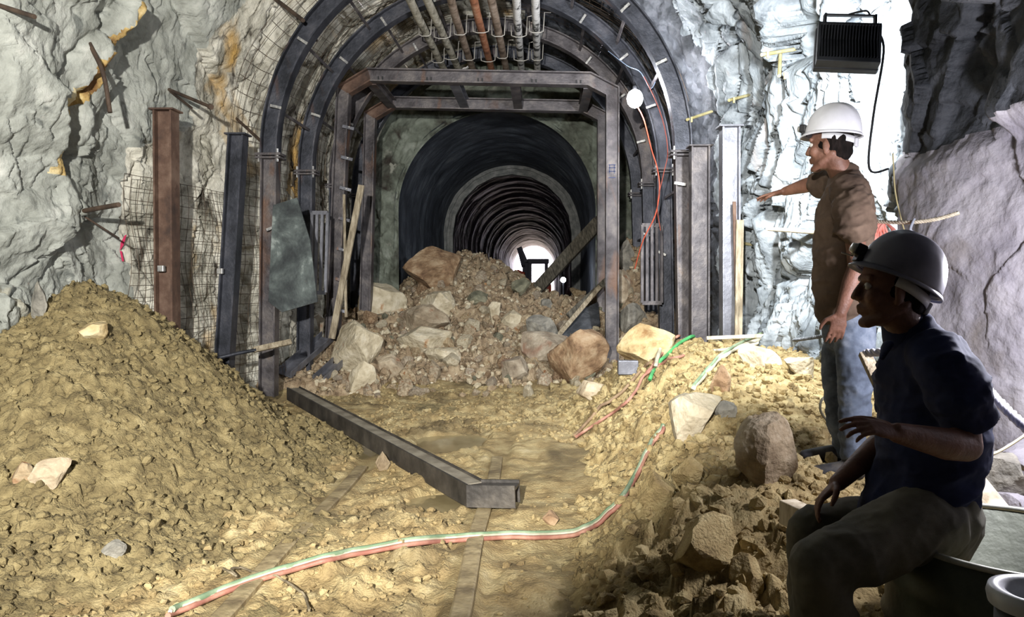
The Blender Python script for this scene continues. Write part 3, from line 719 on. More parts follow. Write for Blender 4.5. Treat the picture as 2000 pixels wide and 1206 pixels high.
# roof pipes and their wire hangers
pipe_m = [mat('peeling_pale_pipe', [(0.36, S(52, 50, 44)), (0.46, S(150, 144, 128)), (0.60, S(192, 186, 170))], 8, 0.7, stretch=(1, 1, 1)),
          mat('rust_orange_pipe', [(0.36, S(108, 70, 50)), (0.5, S(160, 104, 74)), (0.66, S(178, 140, 112))], 6, 0.8),
          mat('birch_white_pipe', [(0.42, S(60, 60, 60)), (0.48, S(196, 194, 190)), (0.65, S(214, 212, 208))], 7, 0.6),
          mat('brown_grey_pipe', [(0.36, S(84, 70, 58)), (0.5, S(136, 118, 102)), (0.66, S(164, 150, 136))], 6, 0.8)]
hook_m = mat('pale_wire', [(0, S(176, 172, 164))], rough=0.5, metal=0.3)
pipes = [(803, 0, 'leftmost of the roof pipes, pale and peeling'), (838, 0, 'second roof pipe from the left, mottled pale grey'), (880, 3, 'third roof pipe from the left, pale brown'),
         (926, 1, 'rust-orange roof pipe, fourth from the left'), (962, 3, 'brown-grey roof pipe right of the orange one'), (1007, 2, 'white streaked roof pipe, second from the right'), (1046, 2, 'white roof pipe, rightmost of the row')]
for k, (px, mi, lab) in enumerate(pipes):
    q = P(px, 0, 9.9); z = 4.98
    y0, y1 = 8.3, 13.9
    t = thing('roof_pipe', lab, 'pipe', (q.x, (y0 + y1) / 2, z), 'roof pipes hung under the arched ribs')
    dr = 0.05 * math.sin(k * 2.1)
    MB().tube([(q.x - dr, y0, z + 0.03), (q.x, 10.5, z), (q.x + dr * 0.5, y1, z + 0.05)], 0.055, 12).build('tube', pipe_m[mi], t)
    for yh in (11.05 + 0.12 * math.sin(k * 1.7), 12.3 + 0.1 * math.cos(k * 2.3)):
        w = 0.10 + 0.015 * math.sin(k * 2.9 + yh)
        MB().tube([(q.x - w, yh, z + 0.10), (q.x - w * 0.95, yh - 0.02, z - 0.05), (q.x - 0.04, yh - 0.03, z - 0.072), (q.x + 0.05, yh - 0.03, z - 0.072), (q.x + w, yh - 0.02, z - 0.05),
                   (q.x + w * 1.15, yh, z + 0.22), (q.x + w * 2.1, yh, z + 0.23 + 0.02 * math.sin(k * 3))], 0.008, 6).build('hanger', hook_m, t)

# welded wire mesh pinned over the rock between the posts and ribs
def wire_mesh(u0, u1, y0, y1, du, dy, off, label):
    b = MB()
    def q(u, y):
        s, n = section(np.array([u]), np.array([y])); s = s[0] + n[0] * (off + 0.03 * math.sin(u * 60 + y * 3) + 0.02 * math.sin(y * 9 + u * 25))
        return Vector(s)
    nu = int(round((u1 - u0) / du)); ny = int(round((y1 - y0) / dy))
    for i in range(nu + 1):
        u = u0 + (u1 - u0) * i / nu
        b.tube([q(u, y0 + (y1 - y0) * k / (ny * 2)) for k in range(ny * 2 + 1)], 0.003, 4, False)
    for k in range(ny + 1):
        y = y0 + (y1 - y0) * k / ny
        b.tube([q(u0 + (u1 - u0) * i / (nu * 2), y) for i in range(nu * 2 + 1)], 0.003, 4, False)
    tag(b.build('wire_mesh', M['wire']), label, 'wire mesh')
wire_mesh(0.06, 0.262, 7.3, 9.95, 0.0105, 0.12, 0.19, 'welded wire mesh over the left wall behind the two lone posts')
wire_mesh(0.262, 0.50, 9.1, 10.3, 0.0085, 0.12, 0.09, 'welded wire mesh in the arch between the first and second ribs, left half')
wire_mesh(0.22, 0.47, 10.45, 11.8, 0.0085, 0.12, 0.08, 'welded wire mesh in the arch between the second and third ribs')
wire_mesh(0.50, 0.66, 9.9, 11.8, 0.0085, 0.12, 0.08, 'welded wire mesh over the roof right of the hanging pipes')
# ------------------------------------------------------------------ rocks
def rock_verts(seed, sub=3, cuts=16, sx=1, sy=1, sz=1, rough=0.03):
    bm = bmesh.new(); bmesh.ops.create_icosphere(bm, subdivisions=sub, radius=1.0)
    v = np.array([q.co[:] for q in bm.verts]); f = np.array([[q.index for q in fc.verts] for fc in bm.faces]); bm.free()
    r = np.random.default_rng(seed)
    for _ in range(cuts):
        n = r.normal(size=3); n /= np.linalg.norm(n); d = r.uniform(0.46, 0.84)
        e = v @ n - d; v = v - np.clip(e, 0, None)[:, None] * n
    v = v * (1 + rough * fbm(v * 3 + seed * 3.1, 3, seed))[:, None]
    v /= np.abs(v).max(0)
    return v * np.array([sx, sy, sz]), f
ROCKS = {}
M['bank_rock'] = mat('soil_stained_rock', [(0.32, S(104, 88, 68)), (0.5, S(142, 126, 102)), (0.68, S(176, 164, 142))], 6.0, 0.95, bump=1.0, bump_scale=30)
def rock_mesh(seed, sub, m, key):
    k = (seed, sub, key)
    if k not in ROCKS:
        r = np.random.default_rng(seed + 99)
        v, f = rock_verts(seed, sub, 14, 1, r.uniform(0.7, 1.0), r.uniform(0.55, 0.95))
        o = link_mesh('rock', v, f, m, None, False, origin=(0, 0, 0)); ROCKS[k] = o.data
        COL.objects.unlink(o); bpy.data.objects.remove(o)
    return ROCKS[k]
def boulder(px, py, w, h, m, label, seed, cat='boulder', name='boulder', sink=0.25, yd=0.8, tilt=0.0):
    w *= 1.13; h *= 1.13
    b = hit(px, py + h * 0.40); s = b.y / F_PX
    sx, sz, sy = w * s / 2, h * s / 2, w * s / 2 * yd
    v, f = rock_verts(seed, 4, 30, sx, sy, sz * (1 + sink), 0.05)
    R = np.array(Matrix.Rotation(tilt, 3, 'Y') @ Matrix.Rotation(0.3 * math.sin(seed), 3, 'Z'))
    v = v @ R.T
    c = np.array([b.x, b.y + sy * 0.55, b.z + sz * (1 - sink) * 0.95])
    return tag(link_mesh(name, v + c, f, m, None, False), label, cat)
B = boulder
B(770, 512, 74, 48, M['ochre_rock'], 'angular tan boulder at the left end of the rubble crest', 1, yd=0.7)
B(850, 528, 124, 80, M['rusty_rock'], 'largest rust-brown boulder on the rubble crest under the tunnel mouth', 2, yd=0.7)
B(738, 592, 96, 56, M['pale_rock'], 'pale tan boulder by the left post of the rear frame', 3)
B(852, 596, 66, 48, M['pale_rock'], 'pale boulder with light top below the rust-brown boulder', 4)
B(690, 690, 96, 96, M['pale_rock'], 'big tan boulder at the foot of the front frame left post', 5)
B(822, 666, 104, 46, M['pale_rock'], 'long pale boulder low in the middle of the rubble', 6)
B(820, 625, 100, 60, M['rubble'], 'broad grey-tan boulder behind the long pale one', 36)
B(998, 628, 48, 34, M['pale_rock'], 'pale flat-topped block in the centre of the rubble', 7)
B(966, 611, 24, 34, M['pale_rock'], 'small upright pale stone left of the flat-topped block', 8)
B(1060, 652, 60, 50, M['grey_rock'], 'grey-tan boulder at the right of the rubble centre', 9)
B(1128, 706, 116, 96, M['rusty_rock'], 'large rust-streaked boulder at the right foot of the rubble', 10)
B(1262, 682, 104, 74, M['ochre_rock'], 'bright ochre boulder right of the front frame right post', 11, sink=0.1)
B(1236, 626, 52, 54, M['grey_rock'], 'grey boulder behind the bright ochre boulder', 12)
B(1226, 506, 30, 54, M['grey_rock'], 'tall pale stone high on the rubble right of the frame', 13)
B(1215, 570, 46, 66, M['rubble'], 'brown block on the rubble between frame and right rib', 37)
B(1131, 552, 28, 36, M['pale_rock'], 'rounded pale stone at the lower end of the tilted timber', 14)
B(706, 738, 56, 52, M['pale_rock'], 'pale wedge-shaped stone at the left toe of the rubble', 15, tilt=0.5)
B(762, 722, 58, 40, M['rubble'], 'brown boulder at the toe of the rubble, right of the wedge stone', 16)
B(1004, 724, 52, 40, M['rubble'], 'square tan boulder at the front toe of the rubble', 17)
B(1065, 690, 84, 46, M['rubble'], 'broad tan boulder left of the large rust-streaked boulder', 18)
B(1156, 766, 54, 36, M['rubble'], 'tan stone at the foot of the right frame post', 19)
B(1014, 575, 40, 30, M['green_rock'], 'dark green-grey stone below the rubble crest', 20)
B(930, 586, 44, 28, M['green_rock'], 'green-grey flat stone left of the dark one', 21)
B(1066, 594, 24, 18, M['grey_rock'], 'small dark grey stone on the upper right of the rubble', 22)
B(870, 700, 74, 22, M['pale_rock'], 'long thin pale slab lying on the rubble toe', 38)
B(612, 642, 44, 52, M['rubble'], 'tan boulder behind the foot of the steel plate', 23)
B(585, 672, 60, 42, M['ochre_rock'], 'tan boulder among the scrap, below the steel plate', 24)
B(500, 690, 56, 40, M['green_rock'], 'grey-green boulder at the foot of the leaning blue-grey post', 25)
B(540, 690, 40, 36, M['rubble'], 'small tan stone at the foot of the front rib left leg', 39)
B(1510, 876, 132, 150, M['bank_rock'], 'big brown boulder standing on the soil bank beside the seated man', 26, sink=0.15, tilt=-0.25, yd=0.6)
B(1420, 804, 42, 28, M['grey_rock'], 'dark blue-grey stone lying on the soil bank', 27)
B(1352, 800, 110, 90, M['pale_rock'], 'pale quartz-spotted boulder embedded in the soil bank', 28, sink=0.45)
B(1412, 745, 44, 50, M['rusty_rock'], 'brown block pressed into the bank above the grey stone', 40, sink=0.4)
B(1490, 700, 76, 40, M['pale_rock'], 'pale slab near the top of the soil bank', 29, sink=0.4)
B(1570, 715, 60, 36, M['pale_rock'], 'pale stone on the bank just left of the standing man', 41, sink=0.4)
B(1075, 1015, 34, 24, M['rusty_rock'], 'lone small brown stone on the trodden path', 30, cat='stone', name='stone')
B(72, 592, 34, 66, M['grey_rock'], 'upright grey stone on the shoulder of the soil mound', 31, cat='stone', name='stone')
B(172, 650, 66, 30, M['ochre_rock'], 'flat tan stone half buried in the upper soil mound', 32, cat='stone', name='stone')
B(90, 925, 66, 50, M['rubble'], 'brown stone half buried in the mound at far left', 33, cat='stone', name='stone', sink=0.4)
B(40, 925, 46, 34, M['rubble'], 'small stone left of the half-buried brown stone', 42, cat='stone', name='stone', sink=0.4)
B(215, 1090, 44, 26, M['grey_rock'], 'grey flat stone near the toe of the mound', 43, cat='stone', name='stone')
B(1290, 970, 74, 64, M['berm'], 'brown clod at the left foot of the bank in shade', 34, sink=0.3)
B(1345, 930, 60, 44, M['berm'], 'brown clod left of the big standing boulder', 44, sink=0.3)
B(1380, 1090, 110, 90, M['berm'], 'large dark clod at the bottom of the bank, near the seated man', 45, sink=0.45)
B(1470, 1130, 70, 60, M['berm'], 'clod beside the seated man knee', 46, sink=0.4)
B(745, 905, 30, 34, M['rubble'], 'muddy stone under the middle of the bent beam', 35, cat='stone', name='stone')
def right_rock(px, py, w, h, y, m, label, seed):
    c = P(px, py, y); s = y / F_PX
    v, f = rock_verts(seed, 4, 18, w * s / 2, w * s / 2 * 0.9, h * s / 2, 0.04)
    tag(link_mesh('boulder', v + np.array(c), f, m, None, False), label, 'boulder')
right_rock(1955, 935, 96, 100, 3.3, M['grey_rock'], 'grey boulder against the right wall behind the seated man', 51)
right_rock(1990, 1000, 90, 80, 3.2, M['slab_rock'], 'grey boulder at the right edge above the drum', 52)
right_rock(2030, 890, 120, 90, 3.4, M['slab_rock'], 'grey block at the right edge under the thick rope', 53)

# countable rubble: separate rocks over the heap
kinds = [('rubble', 'tan broken rock lying in the rubble heap before the old tunnel', 'tan rocks of the rubble heap', 0.66), ('pale_rock', 'pale cream broken rock lying in the rubble heap', 'pale rocks of the rubble heap', 0.14),
         ('rusty_rock', 'rust-brown broken rock lying in the rubble heap', 'rust-brown rocks of the rubble heap', 0.13), ('green_rock', 'grey-green broken rock lying in the rubble heap', 'grey-green rocks of the rubble heap', 0.07)]
rr = random.Random(11); placed = 0
while placed < 290:
    px = rr.uniform(640, 1255); py = rr.uniform(498, 775)
    if px > 1030 and py < 560: continue
    b = hit(px, py)
    if b.y < 9.2 or b.y > 15.6: continue
    if b.y > 14.3 and abs(b.x - TX) > 1.75: continue
    wpx = rr.choice((10, 12, 14, 16, 18, 22, 26, 32, 40)) * (0.75 + 0.35 * (py - 498) / 277)
    s = b.y / F_PX * wpx / 2
    q = rr.random(); acc = 0
    for (mk_, lab, grp, pr_) in kinds:
        acc += pr_
        if q <= acc: break
    me = rock_mesh(200 + rr.randrange(9), 2 if wpx < 22 else 3, M[mk_], mk_)
    o = bpy.data.objects.new('rubble_rock', me); COL.objects.link(o)
    o.location = (b.x, b.y + s * 0.3, b.z + s * 0.35); o.scale = (s, s, s)
    o.rotation_euler = (rr.uniform(0, 6.28), rr.uniform(0, 6.28), rr.uniform(0, 6.28))
    tag(o, lab, 'rock', grp); placed += 1

# loose clods and gravel nobody could count
def scatter(name, n, sampler, r0, r1, m, label, cat, seed, sub=1, power=2.5):
    r = np.random.default_rng(seed)
    base = [rock_verts(seed + k, sub, 8, 1, 0.85, 0.7, 0.08) for k in range(6)]
    x, y = sampler(r, n); z = H_all(x, y)
    vs, fs, o = [], [], 0
    sz = r0 + (r1 - r0) * r.random(len(x)) ** power
    an = r.random((len(x), 3)) * 6.28
    for k in range(len(x)):
        v, f = base[k % 6]
        c, s_ = np.cos(an[k]), np.sin(an[k])
        Rz = np.array([[c[0], -s_[0], 0], [s_[0], c[0], 0], [0, 0, 1]]); Rx = np.array([[1, 0, 0], [0, c[1], -s_[1]], [0, s_[1], c[1]]])
        vs.append((v * sz[k]) @ (Rz @ Rx).T + np.array([x[k], y[k], z[k] + sz[k] * 0.25])); fs.append(f + o); o += len(v)
    ob = link_mesh(name, np.concatenate(vs), np.concatenate(fs), m, None, False, origin=(0, 0, 0))
    tag(ob, label, cat, None, 'stuff')
def s_left(r, n):
    x = r.uniform(-4.6, -1.3, n); y = r.uniform(3.0, 8.4, n); k = H_left(x, y) > H_floor(x, y); return x[k], y[k]
def s_right(r, n):
    x = r.uniform(0.15, 2.3, n); y = r.uniform(2.2, 9.2, n); k = H_right(x, y) > H_floor(x, y); return x[k], y[k]
def s_floor(r, n):
    x = r.uniform(-3.0, 0.9, n); y = 2.8 + 7.2 * r.random(n) ** 1.1
    k = (H_right(x, y) < H_floor(x, y)) & (H_left(x, y) < H_floor(x, y)) & (vnoise(np.stack([x * 0.9, y * 0.7, 0 * x], 1), 105) > -0.15 - 0.5 * (y > 7))
    for rx in (RAIL_XL, RAIL_XR): k &= (np.abs(x - rx) > 0.12) | (y > 7)
    k &= ~((np.abs(x - 0.02) < 0.3) & (y < 6.5) & (r.random(n) < 0.8))
    k &= ((x + 0.82) / 0.5) ** 2 + ((y - 6.75) / 0.55) ** 2 > 1
    return x[k], y[k]
def s_muck(r, n):
    x = r.uniform(-3.2, 1.8, n); y = r.uniform(9.3, 15.7, n); k = (H_muck(x, y) > H_floor(x, y) - 0.02) & ((y < 14.3) | (np.abs(x - TX) < 1.8)); return x[k], y[k]
scatter('soil_clods', 9000, s_left, 0.006, 0.04, M['mound'], 'loose crumbs and clods of olive-brown soil over the left mound', 'soil clods', 301)
scatter('soil_clods', 8000, s_right, 0.006, 0.05, M['berm'], 'loose crumbs and clods of yellow soil over the right bank', 'soil clods', 302)
scatter('soil_clods', 9000, s_floor, 0.005, 0.03, M['soil'], 'crumbs of trampled tan soil over the floor between and beside the rails', 'soil clods', 303)
scatter('gravel', 5200, s_muck, 0.02, 0.085, M['muck'], 'small broken stone and grit filling the rubble heap', 'gravel', 304)
scatter('gravel', 2600, s_muck, 0.015, 0.07, M['pale_rock'], 'pale stone chips strewn over the rubble heap', 'gravel', 305)

# ------------------------------------------------------------------ wall hits
bpy.context.view_layer.update()
WALLS = [o for o in COL.objects if o.name.startswith(('wall_left', 'wall_right', 'ceiling', 'wall_far'))]
def wall_hit(px, py, names=None):
    d = ray(px, py); best = None
    for o in WALLS:
        ok, loc, nrm, _ = o.ray_cast(CAM, d)
        if ok and (best is None or (loc - CAM).length < (best[0] - CAM).length): best = (loc.copy(), nrm.copy())
    return best
def ground_path(pts, r, n=6, lift=0.0):
    out = []
    c = catmull([(a, b, 0) for a, b in pts], n)
    for q in c:
        g = hit(q.x, q.y); out.append(Vector((g.x, g.y, g.z + r * 0.9 + lift)))
    sm = []
    for k in range(len(out)):
        a = out[max(0, k - 1)]; b = out[min(len(out) - 1, k + 1)]; sm.append((a + out[k] * 2 + b) / 4)
    return sm

# ------------------------------------------------------------------ rails, beam and scrap on the floor
railm = mat('mud_caked_rail', [(0.36, S(112, 98, 74)), (0.5, S(146, 130, 98)), (0.66, S(166, 150, 116))], 6, 0.6, 0.1, bump=0.5, bump_scale=25)
for (x, lab, y0, y1) in ((RAIL_XL, 'left mud-caked rail, running to the foot of the soil mound', 2.6, 5.75), (RAIL_XR, 'right mud-caked rail, running under the end of the bent beam', 2.6, 6.1)):
    pts = [(x + 0.01 * math.sin(k), y0 + (y1 - y0) * k / 10, 0.0) for k in range(11)]
    b = MB().sweep(pts, [(-0.07, -0.12), (0.07, -0.12), (0.07, -0.10), (0.012, -0.08), (0.012, -0.03), (0.045, -0.02), (0.045, 0.022), (0.035, 0.028), (-0.035, 0.028), (-0.045, 0.022), (-0.045, -0.02), (-0.012, -0.03), (-0.012, -0.08), (-0.07, -0.10)], (0, 0, 1))
    tag(b.build('rail', railm), lab, 'rail', 'rails of the track')
beamm = mat('dark_mill_steel', [(0.36, S(52, 50, 48)), (0.52, S(76, 72, 68)), (0.68, S(104, 98, 90))], 3.5, 0.5, 0.4, bump=0.2, bump_scale=30)
e1 = hit(925, 1002); e0 = hit(585, 800); e2 = hit(1010, 998)
A0 = Vector((e0.x, e0.y, e0.z + 0.14)); A1 = Vector((e1.x, e1.y + 0.08, e1.z + 0.10)); A2 = Vector((e2.x, e2.y + 0.08, e2.z + 0.08))
A0 = A0 + (A0 - A1).normalized() * 0.25
t = thing('bent_steel_beam', 'dark steel H-beam with a bent end lying across the floor from the mound to the right rail', 'steel beam', (A1.x, A1.y, e1.z))
def flat_beam(a, b, na, nb, name):
    tdir = (b - a).normalized(); side = tdir.cross(Vector((0, 0, 1))).normalized(); upv = side.cross(tdir)
    pr = [(-0.07, -0.075), (0.07, -0.075), (0.07, -0.06), (0.052, -0.06), (0.052, 0.06), (0.07, 0.06), (0.07, 0.075), (-0.07, 0.075), (-0.07, 0.06), (0.036, 0.06), (0.036, -0.06), (-0.07, -0.06)]; vs = []
    for q, nrm in ((a, na), (b, nb)):
        for (px_, pu) in pr:
            v = q + upv * px_ + side * pu
            if nrm is not None: v = v - tdir * ((v - q).dot(nrm) / tdir.dot(nrm))
            vs.append(v)
    m_ = len(pr); mb = MB(); mb.add(vs, [(j, (j + 1) % m_, (j + 1) % m_ + m_, j + m_) for j in range(m_)] + [tuple(range(m_))[::-1], tuple(range(m_, 2 * m_))])
    return mb.build(name, beamm, t)
nm_ = ((A1 - A0).normalized() + (A2 - A1).normalized()).normalized()
flat_beam(A0, A1, None, nm_, 'long_arm'); flat_beam(A1, A2, nm_, None, 'bent_end')
dusty = mat('dusty_lit_web_steel', [(0.4, S(124, 116, 102)), (0.6, S(158, 150, 134))], 6, 0.6, 0.2)  # dust tone lightened: the light caught by the web is put into the colour
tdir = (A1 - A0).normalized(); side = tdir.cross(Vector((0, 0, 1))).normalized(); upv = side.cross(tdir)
wb = MB().bar(A0 + upv * 0.055, A1 - tdir * 0.02 + upv * 0.055, 0.119, 0.006, upv).build('web', dusty, t); wb['label'] = 'dusty web of the beam, caught light put into its pale colour'
for (f_, hh) in ((0.18, 0.012), (0.52, 0.012)):
    q = A0.lerp(A1, f_); MB().box(q + Vector((0, 0, 0.012)), (0.05, 0.05, 0.02)).build('weld_lug', M['bolt'], t)
# the timber sleeper ends the beam rests on
q = A0.lerp(A1, 0.40); b = MB().box((q.x + 0.03, q.y, q.z / 2 - 0.10), (0.16, 0.14, q.z - 0.05)); tag(b.build('timber_block', M['wood_dark'], bevel=0.01), 'dark timber block propping the middle of the bent beam', 'timber block')

def slab(name, poly, y_of, th, m, label, cat, parent=None):
    """flat plate traced as a real plate: poly of pixels, y_of gives each corner's distance"""
    pts = [P(a, b, y_of(a, b)) for a, b in poly]; n = len(pts)
    nrm = (pts[1] - pts[0]).cross(pts[2] - pts[0]).normalized()
    if nrm.y < 0: nrm = -nrm
    vs = pts + [q + nrm * th for q in pts]
    mb = MB(); mb.add(vs, [tuple(range(n)), tuple(range(2 * n - 1, n - 1, -1))] + [(k, (k + 1) % n, (k + 1) % n + n, k + n) for k in range(n)])
    return tag(mb.build(name, m), label, cat)
platem = mat('stained_plate', [(0.38, S(42, 46, 48)), (0.47, S(62, 68, 68)), (0.56, S(92, 100, 98)), (0.62, S(142, 150, 146))], 2.2, 0.6, 0.2, distort=0.25, bump=0.2)
slab('steel_plate', [(524, 590), (533, 401), (580, 386), (605, 469), (620, 590), (551, 610)], lambda a, b: 8.72 + (600 - b) * 0.0006, 0.025, platem, 'large dark stained steel plate with pointed edge leaning by the front rib', 'steel plate')
slab('slate_slab', [(1078, 668), (1120, 612), (1168, 590), (1172, 632), (1140, 652)], lambda a, b: 11.6 + (670 - b) * 0.008, 0.06, M['dark_rock'], 'dark slate slab leaning on the rubble left of the right frame post', 'rock slab')
def stick(name, a, b, ya, yb, w, h, m, label, cat, tubed=False, group=None):
    A, Bp = P(a[0], a[1], ya), P(b[0], b[1], yb)
    mb = MB()
    if tubed: mb.tube([A, A.lerp(Bp, 0.5) + Vector((0.004, 0, 0.006)), Bp], [w / 2, w / 2, w / 2 * 0.9], 10)
    else: mb.bar(A, Bp, w, h, (0, -1, 0.2))
    return tag(mb.build(name, m, bevel=0.0 if tubed else 0.004), label, cat, group)
stick('timber_pole', (706, 362), (648, 662), 10.75, 10.55, 0.085, 0.05, M['wood'], 'pale timber board leaning against the front frame left post', 'timber')
stick('timber_stick', (672, 380), (676, 620), 10.8, 10.6, 0.035, 0.03, M['wood'], 'thin pale lath standing beside the front frame left post', 'timber')
stick('timber_beam', (1172, 432), (1052, 562), 13.4, 14.6, 0.22, 0.16, M['wood_dark'], 'thick tilted timber across the tunnel mouth at right', 'timber')
stick('timber_board', (1172, 560), (1080, 668), 11.9, 11.3, 0.07, 0.03, M['wood'], 'pale board lying over the slate slab', 'timber')
stick('timber_board', (1185, 548), (1110, 618), 12.1, 11.7, 0.10, 0.04, M['wood_dark'], 'dark board lying behind the slate slab', 'timber')
stick('timber_board', (1445, 430), (1442, 656), 7.85, 7.8, 0.075, 0.03, M['wood'], 'grey board standing right of the bright grey post', 'timber')
stick('steel_strip', (1434, 394), (1438, 580), 7.88, 7.88, 0.035, 0.02, M['steel_rust'], 'narrow rusty strip on the edge of the bright grey post', 'steel strip')
stick('timber_stick', (1380, 661), (1502, 656), 7.4, 7.4, 0.035, 0.03, M['wood_pale'], 'white stick lying along the top of the bank before the posts', 'timber')
stick('steel_rod', (424, 700), (500, 684), 7.9, 8.1, 0.04, 0.04, M['steel_dark'], 'dark rod lying at the foot of the leaning blue-grey post', 'rod', True)
stick('timber_stick', (495, 684), (568, 668), 8.1, 8.4, 0.06, 0.05, M['wood'], 'broken grey stick lying before the front rib left leg', 'timber')
for (a, b, w, lab) in (((556, 738), (640, 702), 0.20, 'short steel channel piece lying among scrap at the toe of the rubble'), ((622, 752), (660, 724), 0.16, 'shorter steel channel piece just right of the first one')):
    g0, g1 = hit(*a), hit(*b); t_ = MB()
    t_.sweep([g0 + Vector((0, 0, 0.06)), g1 + Vector((0, 0, 0.10))], [(-w / 2, -0.05), (w / 2, -0.05), (w / 2, 0.05), (w / 2 - 0.015, 0.05), (w / 2 - 0.015, -0.035), (-w / 2 + 0.015, -0.035), (-w / 2 + 0.015, 0.05), (-w / 2, 0.05)], (0, -1, 0.5))
    tag(t_.build('steel_channel', M['steel_grey']), lab, 'steel channel')
g = hit(505, 732); t_ = MB().bar(g + Vector((-0.12, 0, 0.05)), g + Vector((0.10, 0.05, 0.08)), 0.12, 0.02); tag(t_.build('pale_slate', mat('pale_blue_slate', [(0.4, S(150, 166, 166)), (0.6, S(184, 196, 194))], 6)), 'small pale blue-grey slate chip at the foot of the leaning post', 'stone')
g = hit(1226, 730); t_ = MB().box(g + Vector((0, 0, 0.06)), (0.20, 0.10, 0.14)); tag(t_.build('steel_stub', M['steel_grey'], bevel=0.008), 'grey steel stub sticking out of the soil below the ochre boulder', 'steel stub')
# ribbed form panels
def panel(label, x0, x1, ytop, ybot, y, n, m, skew=0):
    A, Bp = P(x0, ybot, y), P(x1, ybot, y); A2_, B2_ = P(x0 + skew, ytop, y + 0.1), P(x1 + skew, ytop, y + 0.1)
    t = thing('form_panel', label, 'form panel', A.lerp(Bp, 0.5))
    for k in range(n):
        f_ = k / (n - 1)
        MB().bar(A.lerp(Bp, f_), A2_.lerp(B2_, f_), 0.035, 0.05, (0, -1, 0)).build('slat', m, t)
    MB().bar(A, Bp, 0.05, 0.05, (0, -1, 0)).build('cross_bar', m, t); MB().bar(A2_, B2_, 0.05, 0.04, (0, -1, 0)).build('cross_bar', m, t)
panel('stack of ribbed steel form slats hanging by the right leg of the second rib', 1254, 1292, 440, 592, 10.1, 5, M['steel'])
panel('pale ribbed form panel behind the steel plate', 606, 636, 416, 572, 10.0, 4, M['steel_grey'], 4)

# ------------------------------------------------------------------ bars and pegs in the rock
def wall_rod(p0, p1, r, m, label, name='rock_bolt', cat='rock bolt', out=0.10, mid=None, group=None):
    w = wall_hit(*p0); y0 = w[0].y; e = P(p1[0], p1[1], max(1.0, y0 - out))
    t = thing(name, label, cat, w[0], group)
    a = w[0] + (w[0] - e).normalized() * 0.10
    pts = [a, w[0], e] if mid is None else [a, w[0], P(mid[0], mid[1], y0 - out * 0.6), e]
    MB().tube(catmull(pts, 5), r, 8).build('bar', m, t)
    return t, e
rodm = mat('brown_iron_bar', [(0.4, S(58, 48, 42)), (0.6, S(92, 76, 64))], 6, 0.7, 0.3)
yel = mat('yellow_fibre_bar', [(0.4, S(176, 164, 112)), (0.6, S(204, 194, 148))], 6, 0.6)
wall_rod((-10, 8), (68, 33), 0.018, rodm, 'brown iron bar jutting from the rock at top left')
wall_rod((180, 95), (215, 220), 0.020, rodm, 'bent brown bar hanging down the left rock beside the yellow vein', mid=(202, 145))
t1, e_ = wall_rod((330, 175), (409, 208), 0.018, rodm, 'brown bar above the rust-brown post, with a nut at its end', out=0.5)
MB().tube([e_, e_ + Vector((0.03, -0.02, -0.01))], 0.03, 6, sm=False).build('nut', rodm, t1)
wall_rod((332, 178), (374, 211), 0.014, rodm, 'shorter thin bar forking below the brown bar over the post', out=0.4)
wall_rod((165, 412), (232, 400), 0.022, rodm, 'rough bar jutting from the left rock over the soil mound', out=0.3)
wall_rod((168, 425), (232, 466), 0.010, rodm, 'thin dark wire along the left rock over the mound', name='wire', cat='wire', out=0.05)
t1, e_ = wall_rod((462, 232), (520, 285), 0.018, rodm, 'iron bar bent toward the front rib, above the leaning post', out=0.25)
MB().tube([e_ + Vector((-0.02, 0, 0.02)), e_ + Vector((0.0, 0, -0.10))], 0.012, 6).build('hook', rodm, t1)
wall_rod((535, -4), (592, 40), 0.025, rodm, 'thick bar sticking down beside the top of the front rib', out=0.4)
wall_rod((610, 70), (570, 25), 0.020, rodm, 'thin bar jutting above the front rib at upper left', out=0.4)
for (a, b, lab) in (((1548, 97), (1488, 107), 'upper yellow peg in the right rock left of the floodlight'), ((1524, 104), (1522, 148), 'yellow peg hanging below the upper yellow peg'), ((1462, 186), (1424, 196), 'yellow peg in the right rock above the bright grey post'),
                    ((1390, 218), (1342, 234), 'yellow peg between the front rib and the bright grey post'), ((1466, 478), (1410, 468), 'yellow peg across the foot of the bright grey post'), ((1598, 455), (1498, 447), 'long pale peg in the right rock beside the standing man')):
    t1, e_ = wall_rod(a, b, 0.017, yel if 'yellow' in lab else M['wood_pale'], lab, 'rock_peg', 'peg', 0.32, group='pegs in the right rock')
    if 'upper' in lab or 'above' in lab or 'between' in lab: MB().bar(e_ + Vector((0.05, 0, -0.03)), e_ + Vector((0.05, 0, 0.03)), 0.02, 0.02, (0, 1, 0)).build('wing', yel, t1)
red = mat('red_ribbon', [(0, S(186, 44, 84))], rough=0.8)
w = wall_hit(256, 478)[0]; mb = MB(); k_ = w.y / F_PX
mb.add([w + Vector(q) * k_ for q in ((-4, -30, 2), (4, -30, 16), (8, -30, 18), (2, -30, -2), (-6, -30, -14), (-2, -30, -34), (2, -30, -34), (-2, -30, -14))], [(0, 1, 2, 3), (0, 3, 4), (4, 7, 6, 5)])
o = mb.build('red_ribbon', red); sd = o.modifiers.new('thick', 'SOLIDIFY'); sd.thickness = 0.004
tag(o, 'small red ribbon tied on the left rock beside the rust-brown post', 'ribbon')

